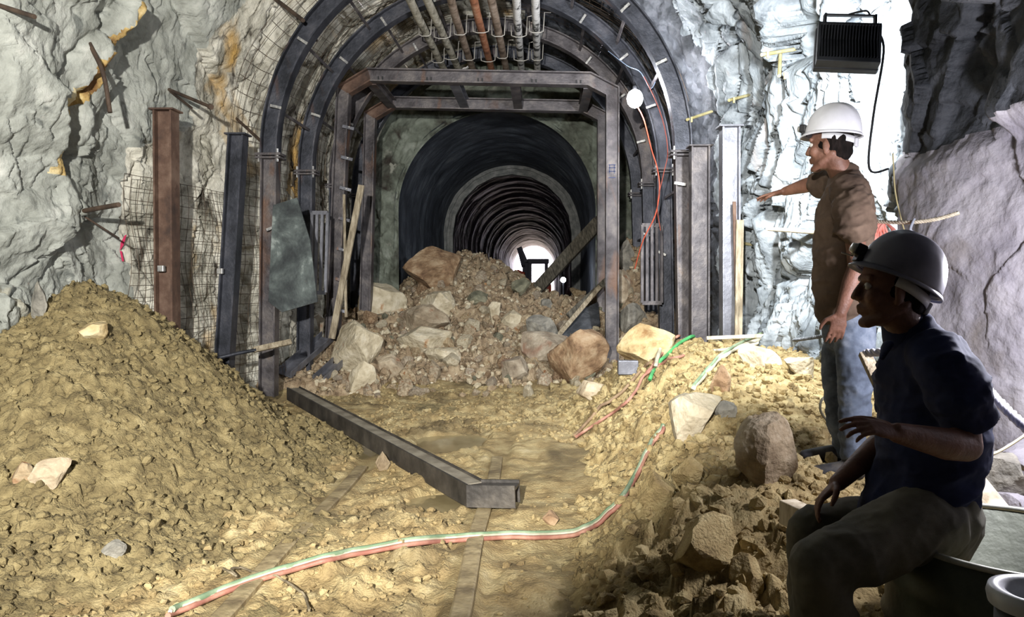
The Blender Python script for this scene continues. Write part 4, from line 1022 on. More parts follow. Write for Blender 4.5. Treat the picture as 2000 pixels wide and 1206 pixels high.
# ------------------------------------------------------------------ hoses, cables, wires
hose = {'green': mat('dusty_green_hose', [(0.4, S(112, 134, 104)), (0.6, S(150, 166, 136))], 6, 0.6), 'red': mat('dusty_red_hose', [(0.4, S(146, 96, 82)), (0.6, S(178, 134, 114))], 6, 0.6),
        'white': mat('dusty_white_hose', [(0.4, S(168, 162, 138)), (0.6, S(206, 202, 182))], 6, 0.6), 'brown': mat('muddy_hose', [(0.4, S(110, 88, 66)), (0.6, S(146, 122, 94))], 6, 0.7), 'bright': mat('bright_green_hose', [(0.4, S(56, 138, 78)), (0.6, S(92, 170, 108))], 6, 0.5)}
main = [(330, 1212), (420, 1172), (510, 1138), (600, 1112), (700, 1088), (800, 1070), (900, 1060), (1000, 1055), (1080, 1055), (1140, 1045), (1190, 1012), (1230, 960), (1258, 905), (1280, 865), (1296, 848)]
def hose_on(pts, r, m, label, off=(0, 0, 0), lift=0.0, tail=None):
    p = [q + Vector(off) for q in ground_path(pts, r, 6, lift)]
    if tail: p += tail
    tag(MB().tube(p, r, 8).build('hose', m), label, 'hose', 'hoses on the floor')
hose_on(main, 0.015, hose['green'], 'dusty green hose sweeping over the foreground floor and up the bank', (0, 0.018, 0.016))
hose_on(main, 0.013, hose['red'], 'dusty red hose running along the green one over the foreground', (0.0, -0.02, 0.006))
hose_on(main, 0.009, hose['white'], 'thin white hose lying between the red and green hoses', (0.0, 0.0, 0.020))
up1 = [(1122, 858), (1165, 812), (1215, 772), (1255, 728), (1275, 712), (1292, 700)]
hose_on(up1, 0.016, hose['brown'], 'muddy hose climbing the edge of the bank toward the ochre boulder', (0, 0, 0.01))
hose_on([(1124, 862), (1180, 825), (1230, 790), (1262, 742), (1300, 715), (1336, 702)], 0.014, hose['red'], 'red-brown hose crossing below the muddy hose on the bank edge', (0, 0, 0.02))
hose_on([(1268, 752), (1284, 722), (1304, 700), (1325, 680), (1350, 666), (1388, 658)], 0.018, hose['bright'], 'bright green hose lying at the crest of the bank by the ochre boulder', (0, 0, 0.02))
hose_on([(1262, 744), (1284, 712), (1302, 688), (1322, 668), (1350, 657), (1380, 655)], 0.016, hose['red'], 'pinkish red hose beside the bright green one on the bank crest', (0, 0, 0.03))
hose_on([(1280, 735), (1284, 715), (1290, 698)], 0.020, hose['white'], 'short white hose end before the ochre boulder', (0, 0, 0.06))
hose_on([(1352, 774), (1372, 748), (1396, 722), (1430, 695), (1470, 676), (1510, 664), (1552, 655)], 0.020, hose['white'], 'pale hose looping over the top of the bank', (0, 0, 0.02))
hose_on([(1354, 770), (1376, 742), (1402, 714), (1440, 686), (1490, 664), (1552, 652)], 0.014, hose['green'], 'pale green hose along the looping pale hose', (0, 0, 0.045))
hose_on([(1392, 692), (1430, 690), (1470, 682), (1510, 670), (1550, 656)], 0.014, hose['white'], 'lower pale hose of the loop on the bank top', (0, 0, 0.02))
g = hit(1342, 662)
tag(MB().tube(catmull([g + Vector((0, 0, 0.02)), P(1350, 640, g.y + 0.1), P(1362, 620, g.y + 0.25), P(1385, 592, g.y + 0.5)], 6), 0.014, 8).build('hose', hose['green']), 'green hose rising from the bank crest between the two right posts', 'hose', 'hoses on the floor')
wirem = mat('brown_tie_wire', [(0.4, S(92, 82, 66)), (0.6, S(140, 128, 104))], 8, 0.6, 0.2)
p = ground_path([(430, 1120), (446, 1128), (462, 1138), (452, 1124), (470, 1122), (500, 1130), (540, 1140), (570, 1156), (594, 1176), (604, 1206)], 0.007, 8, 0.02)
tag(MB().tube(p, 0.006, 6).build('wire', wirem), 'curled brown wire lying across the hoses at lower left', 'wire')
p = [P(1624, 768, 4.4), P(1606, 780, 4.35), P(1602, 800, 4.3), P(1612, 818, 4.3), P(1628, 826, 4.3)]
tag(MB().tube(catmull(p, 6), 0.007, 6).build('cable', hose['white']), 'thin pale cable looped on the bank beside the standing man knee', 'cable')
# orange and blue wires by the bulb
oran = mat('orange_wire', [(0, S(214, 96, 70))], rough=0.5)
p = [P(1243, 205, 9.7), P(1258, 235, 9.6), P(1272, 290, 9.5), P(1284, 330, 9.5), P(1288, 370, 9.5), P(1280, 420, 9.6), P(1256, 470, 9.8), P(1240, 525, 10.2)]
tag(MB().tube(catmull(p, 8), 0.008, 6).build('cable', oran), 'orange cable hanging from the bright bulb down the right ribs', 'cable')
p = [P(1258, 150, 9.3), P(1282, 200, 9.2), P(1298, 250, 9.1), P(1304, 300, 9.1), P(1296, 340, 9.1), P(1284, 400, 9.2), P(1290, 450, 9.4)]
tag(MB().tube(catmull(p, 8), 0.006, 6).build('cable', mat('dull_red_wire', [(0, S(150, 74, 60))])), 'dull red cable tangled beside the orange one along the front rib', 'cable')
p = [P(1188, 100, 10.0), P(1225, 128, 9.6), P(1250, 140, 9.4), P(1270, 172, 9.3), P(1280, 160, 9.2)]
tag(MB().tube(catmull(p, 8), 0.005, 6).build('cable', mat('pale_blue_wire', [(0, S(150, 170, 200))])), 'thin pale blue wire strung above the bright bulb', 'cable')

# ------------------------------------------------------------------ lamps
bq = P(1240, 193, 9.75)
t = thing('light_bulb', 'bright bare bulb hanging beside the right curve of the ribs', 'light bulb', bq)
bulbm = mat('lit_bulb', [(0, (1, 1, 1))], emit=((0.92, 0.94, 1.0), 60))
MB().sphere(bq, (0.10, 0.10, 0.115), 20, 14).build('bulb', bulbm, t)
MB().lathe(bq + Vector((0, 0, 0.08)), [(0.0, 0.0), (0.03, 0.0), (0.03, 0.08), (0.0, 0.085)], 14).build('socket', M['black'], t)
MB().tube([bq + Vector((0, 0, 0.16)), bq + Vector((-0.05, 0.1, 0.4)), P(1192, 105, 10.3)], 0.006, 6).build('cord', M['black'], t)
point_light('bulb_light', bq + Vector((-0.02, -0.18, -0.02)), 70, (0.92, 0.94, 1.0), 0.07)
bq2 = P(1100, 547, 17.0)
t = thing('lamp', 'small bright lamp standing beyond the rubble crest in the old tunnel', 'lamp', bq2)
MB().sphere(bq2, 0.06, 14, 10).build('bulb', bulbm, t)
MB().tube([bq2, bq2 - Vector((0, 0, 1.45))], 0.02, 8).build('stand', M['steel_dark'], t)
point_light('lamp_light', bq2 + Vector((0, 0.1, 0)), 1.5, (0.85, 0.85, 1.0), 0.05)

# floodlight hung on the right wall, its finned back to us
fc = P(1656, 90, 4.60)
R = Matrix.Rotation(math.radians(-8), 3, 'Z') @ Matrix.Rotation(math.radians(-20), 3, 'X') @ Matrix.Rotation(math.radians(6), 3, 'Y')
t = thing('floodlight', 'black finned floodlight hanging on the right rock wall, back to the viewer', 'floodlight', fc)
def L(x, y, z): return fc + R @ Vector((x, y, z))
fb = mat('black_cast_housing', [(0.4, S(30, 32, 35)), (0.6, S(44, 46, 50))], 8, 0.5, 0.3)
b = MB(); b.box(L(0, 0.045, 0), (0.355, 0.05, 0.28), R); b.build('housing', fb, t, bevel=0.008)
b = MB(); b.box(L(0, 0.0, -0.12), (0.345, 0.09, 0.03), R).box(L(0, 0.0, 0.125), (0.345, 0.08, 0.02), R).box(L(-0.165, 0.0, 0), (0.016, 0.08, 0.26), R).box(L(0.165, 0.0, 0), (0.016, 0.08, 0.26), R); b.build('back_frame', fb, t, bevel=0.004)
for k in range(19):
    x = -0.15 + 0.30 * k / 18
    MB().add([L(x - 0.003, 0.03, -0.11), L(x - 0.003, -0.055, -0.105), L(x - 0.003, -0.035, 0.02), L(x - 0.003, -0.05, 0.115), L(x - 0.003, 0.03, 0.12), L(x + 0.003, 0.03, -0.11), L(x + 0.003, -0.055, -0.105), L(x + 0.003, -0.035, 0.02), L(x + 0.003, -0.05, 0.115), L(x + 0.003, 0.03, 0.12)],
             [(0, 1, 2, 3, 4), (9, 8, 7, 6, 5), (0, 5, 6, 1), (1, 6, 7, 2), (2, 7, 8, 3), (3, 8, 9, 4), (4, 9, 5, 0)]).build('fin', fb, t)
MB().box(L(0, 0.073, 0), (0.30, 0.006, 0.23), R).build('lens', mat('lit_lens', [(0, (1, 1, 1))], emit=((0.93, 0.97, 1.0), 25)), t)
b = MB(); b.bar(L(-0.13, 0.03, 0.235), L(0.15, 0.03, 0.235), 0.03, 0.010); b.bar(L(-0.13, 0.03, 0.13), L(-0.13, 0.03, 0.24), 0.012, 0.03, (0, 1, 0)); b.bar(L(0.15, 0.03, 0.06), L(0.15, 0.03, 0.24), 0.012, 0.03, (0, 1, 0)); b.build('bracket', fb, t)
MB().tube(catmull([L(0.12, 0.03, 0.235), L(0.10, 0.04, 0.28), L(0.02, 0.10, 0.30), L(0.06, 0.3, 0.45)], 6), 0.006, 6).build('hanging_wire', M['black'], t)
MB().tube(catmull([L(0.16, -0.01, 0.10), L(0.19, -0.02, -0.05), L(0.175, 0.10, -0.40), L(0.20, 0.25, -0.65), P(1735, 330, 4.62)], 6), 0.007, 6).build('power_cord', M['black'], t)

# ------------------------------------------------------------------ far machine against the daylight
ex = mat('grey_machine_paint', [(0, S(92, 90, 104))], rough=0.6); exr = mat('orange_machine_paint', [(0, S(206, 70, 40))], rough=0.5)
Y = 38.0; sc_ = Y / F_PX
base = P(1050, 575, Y); base.z = -0.05
t = thing('mini_excavator', 'small excavator silhouetted against daylight at the end of the tunnel', 'excavator', base)
def E(px, py, dy=0): return P(px, py, Y + dy)
b = MB()
for px in (1035, 1067):
    for dy in (0, 0.9): b.bar(E(px, 515, dy), E(px, 566, dy), 0.17, 0.14, (0, 1, 0))
b.build('cab_frame', ex, t)
MB().box(E(1051, 511, 0.45), (1.08, 1.15, 0.24)).build('cab_roof', ex, t, bevel=0.04)
MB().box((E(1051, 570).x, Y + 0.5, 0.95), (1.3, 1.5, 0.55)).build('body', exr, t, bevel=0.08)
for s in (-1, 1): MB().box((E(1051, 570).x + s * 0.55, Y + 0.5, 0.28), (0.3, 1.9, 0.62)).build('track', M['black'], t, bevel=0.12)
b = MB(); b.bar(E(1026, 568, -0.4), E(1026, 512, -0.8), 0.28, 0.32, (0, 1, 0)); b.bar(E(1026, 512, -0.8), E(1014, 484, -0.9), 0.26, 0.30, (0, 1, 0)); b.build('boom', ex, t)
MB().bar(E(1014, 488, -0.95), E(1022, 520, -1.4), 0.18, 0.2, (0, 1, 0)).build('arm', ex, t)
MB().box(E(1014, 540, -1.2), (0.42, 0.4, 0.55), Matrix.Rotation(0.4, 3, 'Y')).build('bucket', exr, t, bevel=0.05)
MB().tube([E(1045, 548, 0.2), E(1045, 536, 0.2)], 0.02, 6).build('lever', M['black'], t)

# ------------------------------------------------------------------ right edge: drum, pipe, ropes, boards
drumm = mat('grey_green_drum', [(0.4, S(66, 70, 58)), (0.6, S(90, 94, 80))], 3, 0.5, 0.2, bump=0.1)
rimm = mat('worn_pale_rim', [(0.4, S(140, 142, 130)), (0.6, S(186, 186, 176))], 8, 0.45, 0.3)
dc = Vector((1.50, 2.47, 0)); DZ = 0.625; DR = 0.37
dz0 = zat(dc.x, dc.y) - 0.15
t = thing('steel_drum', 'large open grey-green drum the man in navy sits on', 'drum', (dc.x, dc.y, dz0))
MB().lathe(dc, [(0.0, dz0), (DR, dz0), (DR, dz0 + 0.16), (DR + 0.012, dz0 + 0.18), (DR, dz0 + 0.20), (DR, DZ - 0.16), (DR + 0.010, DZ - 0.14), (DR, DZ - 0.12), (DR, DZ), (DR - 0.010, DZ), (DR - 0.010, dz0 + 0.03), (0.0, dz0 + 0.03)], 72).build('shell', drumm, t)
pts = [Vector((dc.x + (DR - 0.004) * math.cos(a), dc.y + (DR - 0.004) * math.sin(a), DZ + 0.002)) for a in np.linspace(0, 2 * math.pi, 73)]
MB().tube(pts, 0.010, 8, False).build('rim', rimm, t)
pc = P(2030, 1160, 1.72); pz = pc.z
t = thing('plastic_pipe', 'upright dark pipe with thick pale rim at the bottom right corner', 'pipe', (pc.x, pc.y, 0.0))
MB().lathe((pc.x, pc.y, 0), [(0.085, zat(pc.x, pc.y) - 0.1), (0.085, pz), (0.070, pz), (0.070, zat(pc.x, pc.y) - 0.1)], 40).build('wall', mat('dark_pipe', [(0, S(60, 62, 62))], rough=0.5), t)
MB().lathe((pc.x, pc.y, 0), [(0.098, pz - 0.03), (0.102, pz - 0.01), (0.098, pz + 0.006), (0.086, pz + 0.010), (0.066, pz + 0.002), (0.062, pz - 0.02), (0.07, pz - 0.05)], 40).build('rim', mat('pale_pipe_rim', [(0.4, S(150, 152, 156)), (0.6, S(190, 192, 196))], 8, 0.4), t)
def rope(path, r, m, label, strands=3, turns=9):
    c = catmull(path, 14); n = len(c); mb = MB(); t = thing('rope', label, 'rope', path[0])
    for s in range(strands):
        pts = []
        for k, q in enumerate(c):
            d = (c[min(n - 1, k + 1)] - c[max(0, k - 1)]).normalized(); u = Vector((0, 1, 0)); u = (u - d * u.dot(d)).normalized(); w = d.cross(u)
            a = 2 * math.pi * (s / strands + turns * k / n); pts.append(q + (u * math.cos(a) + w * math.sin(a)) * r * 0.55)
        MB().tube(pts, r * 0.6, 7).build('strand', m, t)
ropem = mat('pale_lilac_rope', [(0.4, S(176, 174, 186)), (0.6, S(214, 212, 222))], 30, 0.8)
rope([P(1690, 690, 3.3), P(1800, 690, 3.1), P(1900, 732, 2.95), P(1945, 780, 2.8), P(2010, 842, 2.65), P(2080, 900, 2.6)], 0.017, ropem, 'thick pale twisted rope hanging from behind the seated man to the right edge', 3, 14)
rope([P(1690, 430, 4.15), P(1730, 434, 4.05), P(1785, 434, 3.9), P(1830, 428, 3.84), P(1872, 416, 3.78)], 0.010, mat('tan_rope', [(0.4, S(150, 140, 120)), (0.6, S(186, 176, 156))], 30, 0.8), 'tan twisted rope strung along the right wall behind the standing man', 3, 12)
rope([P(1550, 665, 5.2), P(1590, 660, 4.9), P(1640, 650, 4.6)], 0.012, mat('grey_rope', [(0.4, S(96, 98, 100)), (0.6, S(140, 142, 146))], 30, 0.8), 'grey twisted rope running from the hose loop to behind the standing man legs', 3, 10)
tag(MB().tube(catmull([P(1744, 300, 4.2), P(1748, 370, 4.18), P(1758, 420, 4.15), P(1772, 470, 4.1)], 8), 0.004, 6).build('cord', mat('straw_cord', [(0, S(176, 164, 120))])), 'thin straw-coloured cord hanging down the right wall', 'cord')
tag(MB().tube(catmull([P(1786, 428, 3.9), P(1778, 448, 3.88), P(1788, 460, 3.88), P(1782, 484, 3.88)], 8), 0.007, 6).build('cord', mat('grey_cord', [(0, S(130, 134, 142))])), 'short grey cord knotted to the tan rope', 'cord')
t = thing('hose_coil', 'coil of thin salmon-red hose hung on the wall rope behind the standing man', 'hose coil', P(1715, 432, 4.1))
coilm = mat('salmon_hose', [(0.4, S(206, 112, 96)), (0.6, S(232, 160, 146))], 10, 0.5)
for k in range(9):
    a = 1700 + k * 3.2; w = 7 + (k % 4) * 5 + (18 if k > 6 else 0); dpt = 90 + (k % 3) * 20
    MB().tube(catmull([P(a, 436, 4.10), P(a - w * 0.5, 460, 4.04), P(a - w * 0.4, 480 + dpt * 0.3, 4.02), P(a + w * 0.3, 436 + dpt, 4.03), P(a + w * 0.9, 470, 4.07), P(a + 6, 434, 4.11)], 6), 0.0065, 6).build('loop', coilm, t)
tag(MB().tube(catmull([P(1910, 880, 3.05), P(1930, 890, 3.0), P(1965, 875, 3.0), P(2010, 845, 3.0)], 6), 0.006, 6).build('cable', mat('cream_cable', [(0, S(200, 190, 160))])), 'thin cream cable lying over the grey boulders at the right edge', 'cable')
stick('timber_board', (1878, 905), (1962, 1010), 3.2, 2.98, 0.075, 0.025, M['wood_pale'], 'pale board leaning behind the drum at the right edge', 'timber')
stick('timber_board', (1872, 940), (1935, 1012), 3.12, 2.95, 0.05, 0.02, M['wood'], 'narrow board in front of the pale board behind the drum', 'timber')
stick('timber_board', (1688, 690), (1740, 800), 3.5, 3.3, 0.05, 0.03, M['wood'], 'grey board slanting between the two men', 'timber')
tag(MB().tube(catmull([P(1876, 950, 3.08), P(1900, 972, 3.04), P(1930, 990, 3.0), P(1950, 1006, 2.96)], 6), 0.006, 6).build('cable', coilm), 'short salmon-red cable on the pale boards behind the drum', 'cable')
g = P(1556, 1008, 2.85); tag(MB().box(g, (0.07, 0.12, 0.09), Matrix.Rotation(0.3, 3, 'Z')).build('pale_block', M['wood_pale'], bevel=0.004), 'pale wooden block just behind the knee of the seated man', 'timber block')
# ------------------------------------------------------------------ people
def etube(mb, pts, ra, rb, side, seg=18, cap=True):
    """rounded tube with an elliptical section: ra along 'side', rb across it"""
    pts = [Vector(q) for q in pts]; n = len(pts); side = Vector(side)
    ra = list(ra) if isinstance(ra, (list, tuple)) else [ra] * n; rb = list(rb) if isinstance(rb, (list, tuple)) else [rb] * n
    if cap:                                                   # domed ends
        d0 = (pts[0] - pts[1]).normalized(); d1 = (pts[-1] - pts[-2]).normalized()
        k0, k1 = min(ra[0], rb[0]), min(ra[-1], rb[-1])
        P0 = [pts[0] + d0 * k0 * s for s in (0.98, 0.80, 0.45)]; P1 = [pts[-1] + d1 * k1 * s for s in (0.45, 0.80, 0.98)]
        f0 = (0.15, 0.60, 0.90)
        pts = P0 + pts + P1
        ra = [ra[0] * f for f in f0] + ra + [ra[-1] * f for f in f0[::-1]]; rb = [rb[0] * f for f in f0] + rb + [rb[-1] * f for f in f0[::-1]]
        n = len(pts)
    vs, fs = [], []
    for k in range(n):
        t = (pts[min(n - 1, k + 1)] - pts[max(0, k - 1)]).normalized()
        a = (side - t * side.dot(t)).normalized(); b = t.cross(a)
        for j in range(seg):
            an = 2 * math.pi * j / seg
            vs.append(pts[k] + a * ra[k] * math.cos(an) + b * rb[k] * math.sin(an))
    for k in range(n - 1):
        for j in range(seg):
            p, q = k * seg + j, k * seg + (j + 1) % seg; fs.append((p, q, q + seg, p + seg))
    fs.append(tuple(range(seg))[::-1]); fs.append(tuple(range((n - 1) * seg, n * seg)))
    mb.add(vs, fs, True)
def remeshed(name, mb, voxel, m, parent, iters=6, folds=None):
    """melt the overlapping shapes into one continuous skin"""
    o = mb.build(name, m, parent)
    r = o.modifiers.new('r', 'REMESH'); r.mode = 'VOXEL'; r.voxel_size = voxel; r.use_smooth_shade = True
    s = o.modifiers.new('s', 'SMOOTH'); s.factor = 0.5; s.iterations = iters
    dg = bpy.context.evaluated_depsgraph_get(); dg.update()
    me = bpy.data.meshes.new_from_object(o.evaluated_get(dg)); old = o.data
    o.modifiers.clear(); o.data = me; bpy.data.meshes.remove(old); me.name = name
    if not me.materials: me.materials.append(m)
    if folds:
        n = len(me.vertices); v = np.zeros(n * 3, np.float32); me.vertices.foreach_get('co', v); v = v.reshape(-1, 3).astype(float)
        nn = np.zeros(n * 3, np.float32); me.vertices.foreach_get('normal', nn); nn = nn.reshape(-1, 3).astype(float)
        v = v + nn * folds(v)[:, None]; me.vertices.foreach_set('co', v.astype(np.float32).ravel()); me.update()
    me.polygons.foreach_set('use_smooth', [True] * len(me.polygons))
    return o
def hand(mb, wrist, d, nrm, thumb, curl=0.25, L=0.18, spread=0.10, wide=0.041):
    """palm with five separate bent fingers; d runs to the fingertips, nrm is the palm side, thumb the thumb side"""
    d = Vector(d).normalized(); th = Vector(thumb); th = (th - d * th.dot(d)).normalized(); nr = d.cross(th); nr = nr if nr.dot(Vector(nrm)) > 0 else -nr
    k = L / 0.18; w = Vector(wrist)
    etube(mb, [w - d * 0.02 * k, w + d * 0.02 * k, w + d * 0.055 * k, w + d * 0.085 * k], [0.026 * k, 0.033 * k, wide * k, wide * 0.97 * k], [0.019 * k, 0.017 * k, 0.015 * k, 0.011 * k], th, 16)
    for i, (off, ln, r) in enumerate(((0.030, 0.072, 0.0085), (0.010, 0.080, 0.0088), (-0.011, 0.074, 0.0084), (-0.031, 0.058, 0.0075))):
        p = w + d * 0.086 * k + th * off * k; c = curl * (0.8 + 0.25 * i); fd = (d + th * spread * (1.5 - i) * 0.55).normalized(); pts = [p - fd * 0.012, p]
        a = 0.0
        for s in (0.45, 0.31, 0.24):
            a += c; q = (fd * math.cos(a) + nr * math.sin(a)); p = p + q * ln * s * k; pts.append(p)
        etube(mb, pts, [r * k * 1.05, r * k * 1.1, r * k, r * k * 0.95, r * k * 0.82], [r * k, r * k, r * k * 0.95, r * k * 0.9, r * k * 0.75], th, 10)
    p = w + d * 0.022 * k + th * 0.026 * k
    q1 = p + (d * 0.55 + th * 0.75 + nr * 0.25).normalized() * 0.042 * k; q2 = q1 + (d * 0.85 + th * 0.35 + nr * 0.3).normalized() * 0.032 * k; q3 = q2 + (d * 0.95 + th * 0.05 + nr * 0.3).normalized() * 0.024 * k
    etube(mb, [p, q1, q2, q3], [0.015 * k, 0.0115 * k, 0.0105 * k, 0.008 * k], [0.014 * k, 0.011 * k, 0.010 * k, 0.007 * k], nr, 10)
def head(mb, c, fwd, up, neck_to):
    f = Vector(fwd).normalized(); u = Vector(up); u = (u - f * u.dot(f)).normalized(); s = u.cross(f)     # s = the person's left
    R = Matrix((f, s, u)).transposed(); c = Vector(c)
    def q(a, b, d): return c + R @ Vector((a, b, d))
    mb.sphere(q(-0.012, 0, 0.035), (0.098, 0.078, 0.098), 24, 16, R)
    mb.sphere(q(0.018, 0, -0.035), (0.070, 0.064, 0.085), 20, 14, R)
    etube(mb, [q(-0.03, 0.052, -0.045), q(0.03, 0.042, -0.088), q(0.068, 0.012, -0.108), q(0.068, -0.012, -0.108), q(0.03, -0.042, -0.088), q(-0.03, -0.052, -0.045)], [0.020, 0.021, 0.019, 0.019, 0.021, 0.020], [0.020, 0.020, 0.018, 0.018, 0.020, 0.020], u, 12)
    mb.sphere(q(0.074, 0, -0.108), (0.018, 0.022, 0.018), 14, 10, R)
    etube(mb, [q(0.080, 0, 0.022), q(0.096, 0, -0.004), q(0.107, 0, -0.026)], [0.009, 0.012, 0.015], [0.010, 0.012, 0.011], s, 12)
    for b in (-1, 1):
        mb.sphere(q(0.094, b * 0.013, -0.031), 0.0095, 10, 8)
        mb.sphere(q(0.058, b * 0.042, -0.025), (0.030, 0.026, 0.030), 14, 10, R)
        etube(mb, [q(0.082, b * 0.012, 0.036), q(0.074, b * 0.050, 0.034)], 0.012, 0.010, u, 10)
        mb.sphere(q(-0.006, b * 0.079, -0.012), (0.019, 0.009, 0.033), 14, 10, R @ Matrix.Rotation(b * 0.35, 3, 'Z'))
        mb.sphere(q(0.0, b * 0.076, -0.040), (0.010, 0.007, 0.012), 10, 8, R)
    etube(mb, [q(0.078, 0.022, -0.062), q(0.094, 0, -0.057), q(0.078, -0.022, -0.062)], [0.006, 0.009, 0.006], [0.006, 0.008, 0.006], u, 10)
    etube(mb, [q(0.074, 0.020, -0.073), q(0.090, 0, -0.074), q(0.074, -0.020, -0.073)], [0.007, 0.010, 0.007], [0.006, 0.008, 0.006], u, 10)
    etube(mb, [q(-0.03, 0, 0.0), q(-0.028, 0, -0.07), Vector(neck_to)], [0.058, 0.057, 0.066], [0.060, 0.058, 0.062], s, 18)
    return q, R
def eyes(q, R, parent):
    wm = M.setdefault('eye', mat('eye_white', [(0, S(210, 205, 200))], rough=0.2)); im = M.setdefault('iris', mat('dark_iris', [(0, S(30, 20, 16))], rough=0.2))
    for b in (-1, 1):
        e = MB().sphere(q(0.0745, b * 0.031, 0.010), 0.0125, 14, 10).build('eye', wm, parent)
        MB().sphere(q(0.0835, b * 0.031, 0.009), (0.0045, 0.0062, 0.0062), 10, 8, R).build('iris', im, e)
def helmet(parent, c, fwd, up, shell_m, lamp, seed=0):
    f = Vector(fwd).normalized(); u = Vector(up); u = (u - f * u.dot(f)).normalized(); s = u.cross(f); R = Matrix((f, s, u)).transposed(); c = Vector(c)
    def q(a, b, d): return c + R @ Vector((a, b, d))
    nu, nv = 56, 22; vs, fs = [], []
    for i in range(nv + 1):
        th = (math.pi / 2) * i / nv
        for j in range(nu):
            ph = 2 * math.pi * j / nu; ca, sa = math.cos(ph), math.sin(ph)
            r = math.cos(th) ** 0.82; z = math.sin(th) ** 1.0 * 0.158
            ridge = 0.006 * math.exp(-((sa * r * 0.115) / 0.014) ** 2) + 0.004 * sum(math.exp(-((sa * r * 0.115 - o_) / 0.010) ** 2) for o_ in (-0.055, 0.055))
            z += ridge * min(1, th * 2)
            vs.append(q(ca * r * 0.137, sa * r * 0.112, z))
    for i in range(nv):
        for j in range(nu):
            a, b = i * nu + j, i * nu + (j + 1) % nu; fs.append((a, b, b + nu, a + nu))
    mb = MB(); mb.add(vs, fs, True)
    o = mb.build('helmet', shell_m, parent); sd = o.modifiers.new('t', 'SOLIDIFY'); sd.thickness = 0.004; sd.offset = -1
    # brim with a peak in front
    vs, fs = [], []
    prof = [(0.0, 0.004), (0.55, 0.002), (1.0, -0.006), (1.0, -0.011), (0.5, -0.005), (-0.05, -0.006)]
    for j in range(nu):
        ph = 2 * math.pi * j / nu; ca, sa = math.cos(ph), math.sin(ph)
        w = 0.006 + 0.017 * max(0, ca) ** 3 + 0.005 * max(0, -ca) ** 2; drop = -0.010 * max(0, ca) ** 2
        for (a, z) in prof: vs.append(q(ca * (0.136 + a * w), sa * (0.111 + a * w * 0.8), z + drop * max(a, 0)))
    m_ = len(prof)
    for j in range(nu):
        k = (j + 1) % nu
        for i in range(m_): fs.append((j * m_ + i, k * m_ + i, k * m_ + (i + 1) % m_, j * m_ + (i + 1) % m_))
    MB().add(vs, fs, True).build('brim', shell_m, o)
    # white head band and ratchet at the nape
    bm_ = M.setdefault('band', mat('white_band', [(0, S(196, 196, 198))], rough=0.5))
    mb = MB(); vs = []; n = 30; fs = []
    for j in range(n + 1):
        ph = math.radians(75 + 210 * j / n); ca, sa = math.cos(ph), math.sin(ph); dz = -0.014 * max(0, -ca)
        for (rr_, z) in ((0.106, -0.004), (0.106, -0.036), (0.102, -0.036), (0.102, -0.004)): vs.append(q(ca * rr_ * 1.08, sa * rr_ * 0.86, z + dz))
    for j in range(n):
        for i in range(4): fs.append((j * 4 + i, j * 4 + 4 + i, j * 4 + 4 + (i + 1) % 4, j * 4 + (i + 1) % 4))
    hb = mb.add(vs, fs, True).build('head_band', bm_, o)
    MB().box(q(-0.116, 0, -0.045), (0.016, 0.05, 0.042), R).build('ratchet', bm_, o, bevel=0.006)
    # headlamp clipped on the front
    MB().box(q(0.150, 0, 0.035), (0.034, 0.046, 0.040), R).build('lamp_body', M['black'], o, bevel=0.006)
    MB().lathe(q(0.166, 0, 0.035), [(0.0, 0.012), (0.014, 0.012), (0.018, 0.0), (0.018, -0.004)], 20, R @ Matrix.Rotation(math.pi / 2, 3, 'Y')).build('lamp_lens', M['bolt'], o)
    MB().box(q(0.142, 0, 0.008), (0.02, 0.05, 0.02), R).build('lamp_clip', M['black'], o, bevel=0.003)
    if lamp == 2: MB().tube([q(0.16, 0.0, 0.01), q(0.197, 0.0, 0.004)], 0.0025, 6).build('lamp_lever', M['bolt'], o)
    return o
def hair(c, fwd, up, parent):
    f = Vector(fwd).normalized(); u = Vector(up); u = (u - f * u.dot(f)).normalized(); s = u.cross(f); R = Matrix((f, s, u)).transposed(); c = Vector(c)
    mb = MB(); mb.sphere(c + R @ Vector((-0.026, 0, 0.022)), (0.096, 0.082, 0.098), 22, 14, R); mb.sphere(c + R @ Vector((-0.062, 0, -0.035)), (0.050, 0.062, 0.055), 20, 12, R)
    hm = M.setdefault('hair', mat('black_hair', [(0.4, S(18, 15, 14)), (0.6, S(32, 26, 24))], 40, 0.9, spec=0.1, bump=0.4, bump_scale=120, stretch=(1, 1, 0.2)))
    remeshed('hair', mb, 0.008, hm, parent, 2, lambda v: 0.004 * fbm(v * np.array([60, 60, 22.]), 2, 5))
def shoe(mb, heel, d, ground):
    d = Vector(d); d.z = 0; d.normalize(); s = Vector((0, 0, 1)).cross(d); h = Vector((heel.x, heel.y, ground))
    etube(mb, [h + d * -0.02 + Vector((0, 0, 0.045)), h + d * 0.06 + Vector((0, 0, 0.045)), h + d * 0.14 + Vector((0, 0, 0.038)), h + d * 0.215 + Vector((0, 0, 0.030))], [0.038, 0.040, 0.046, 0.036], [0.045, 0.048, 0.036, 0.026], s, 16)
    etube(mb, [h + Vector((0, 0, 0.06)), h + d * 0.01 + Vector((0, 0, 0.13))], [0.043, 0.045], [0.05, 0.05], s, 16)

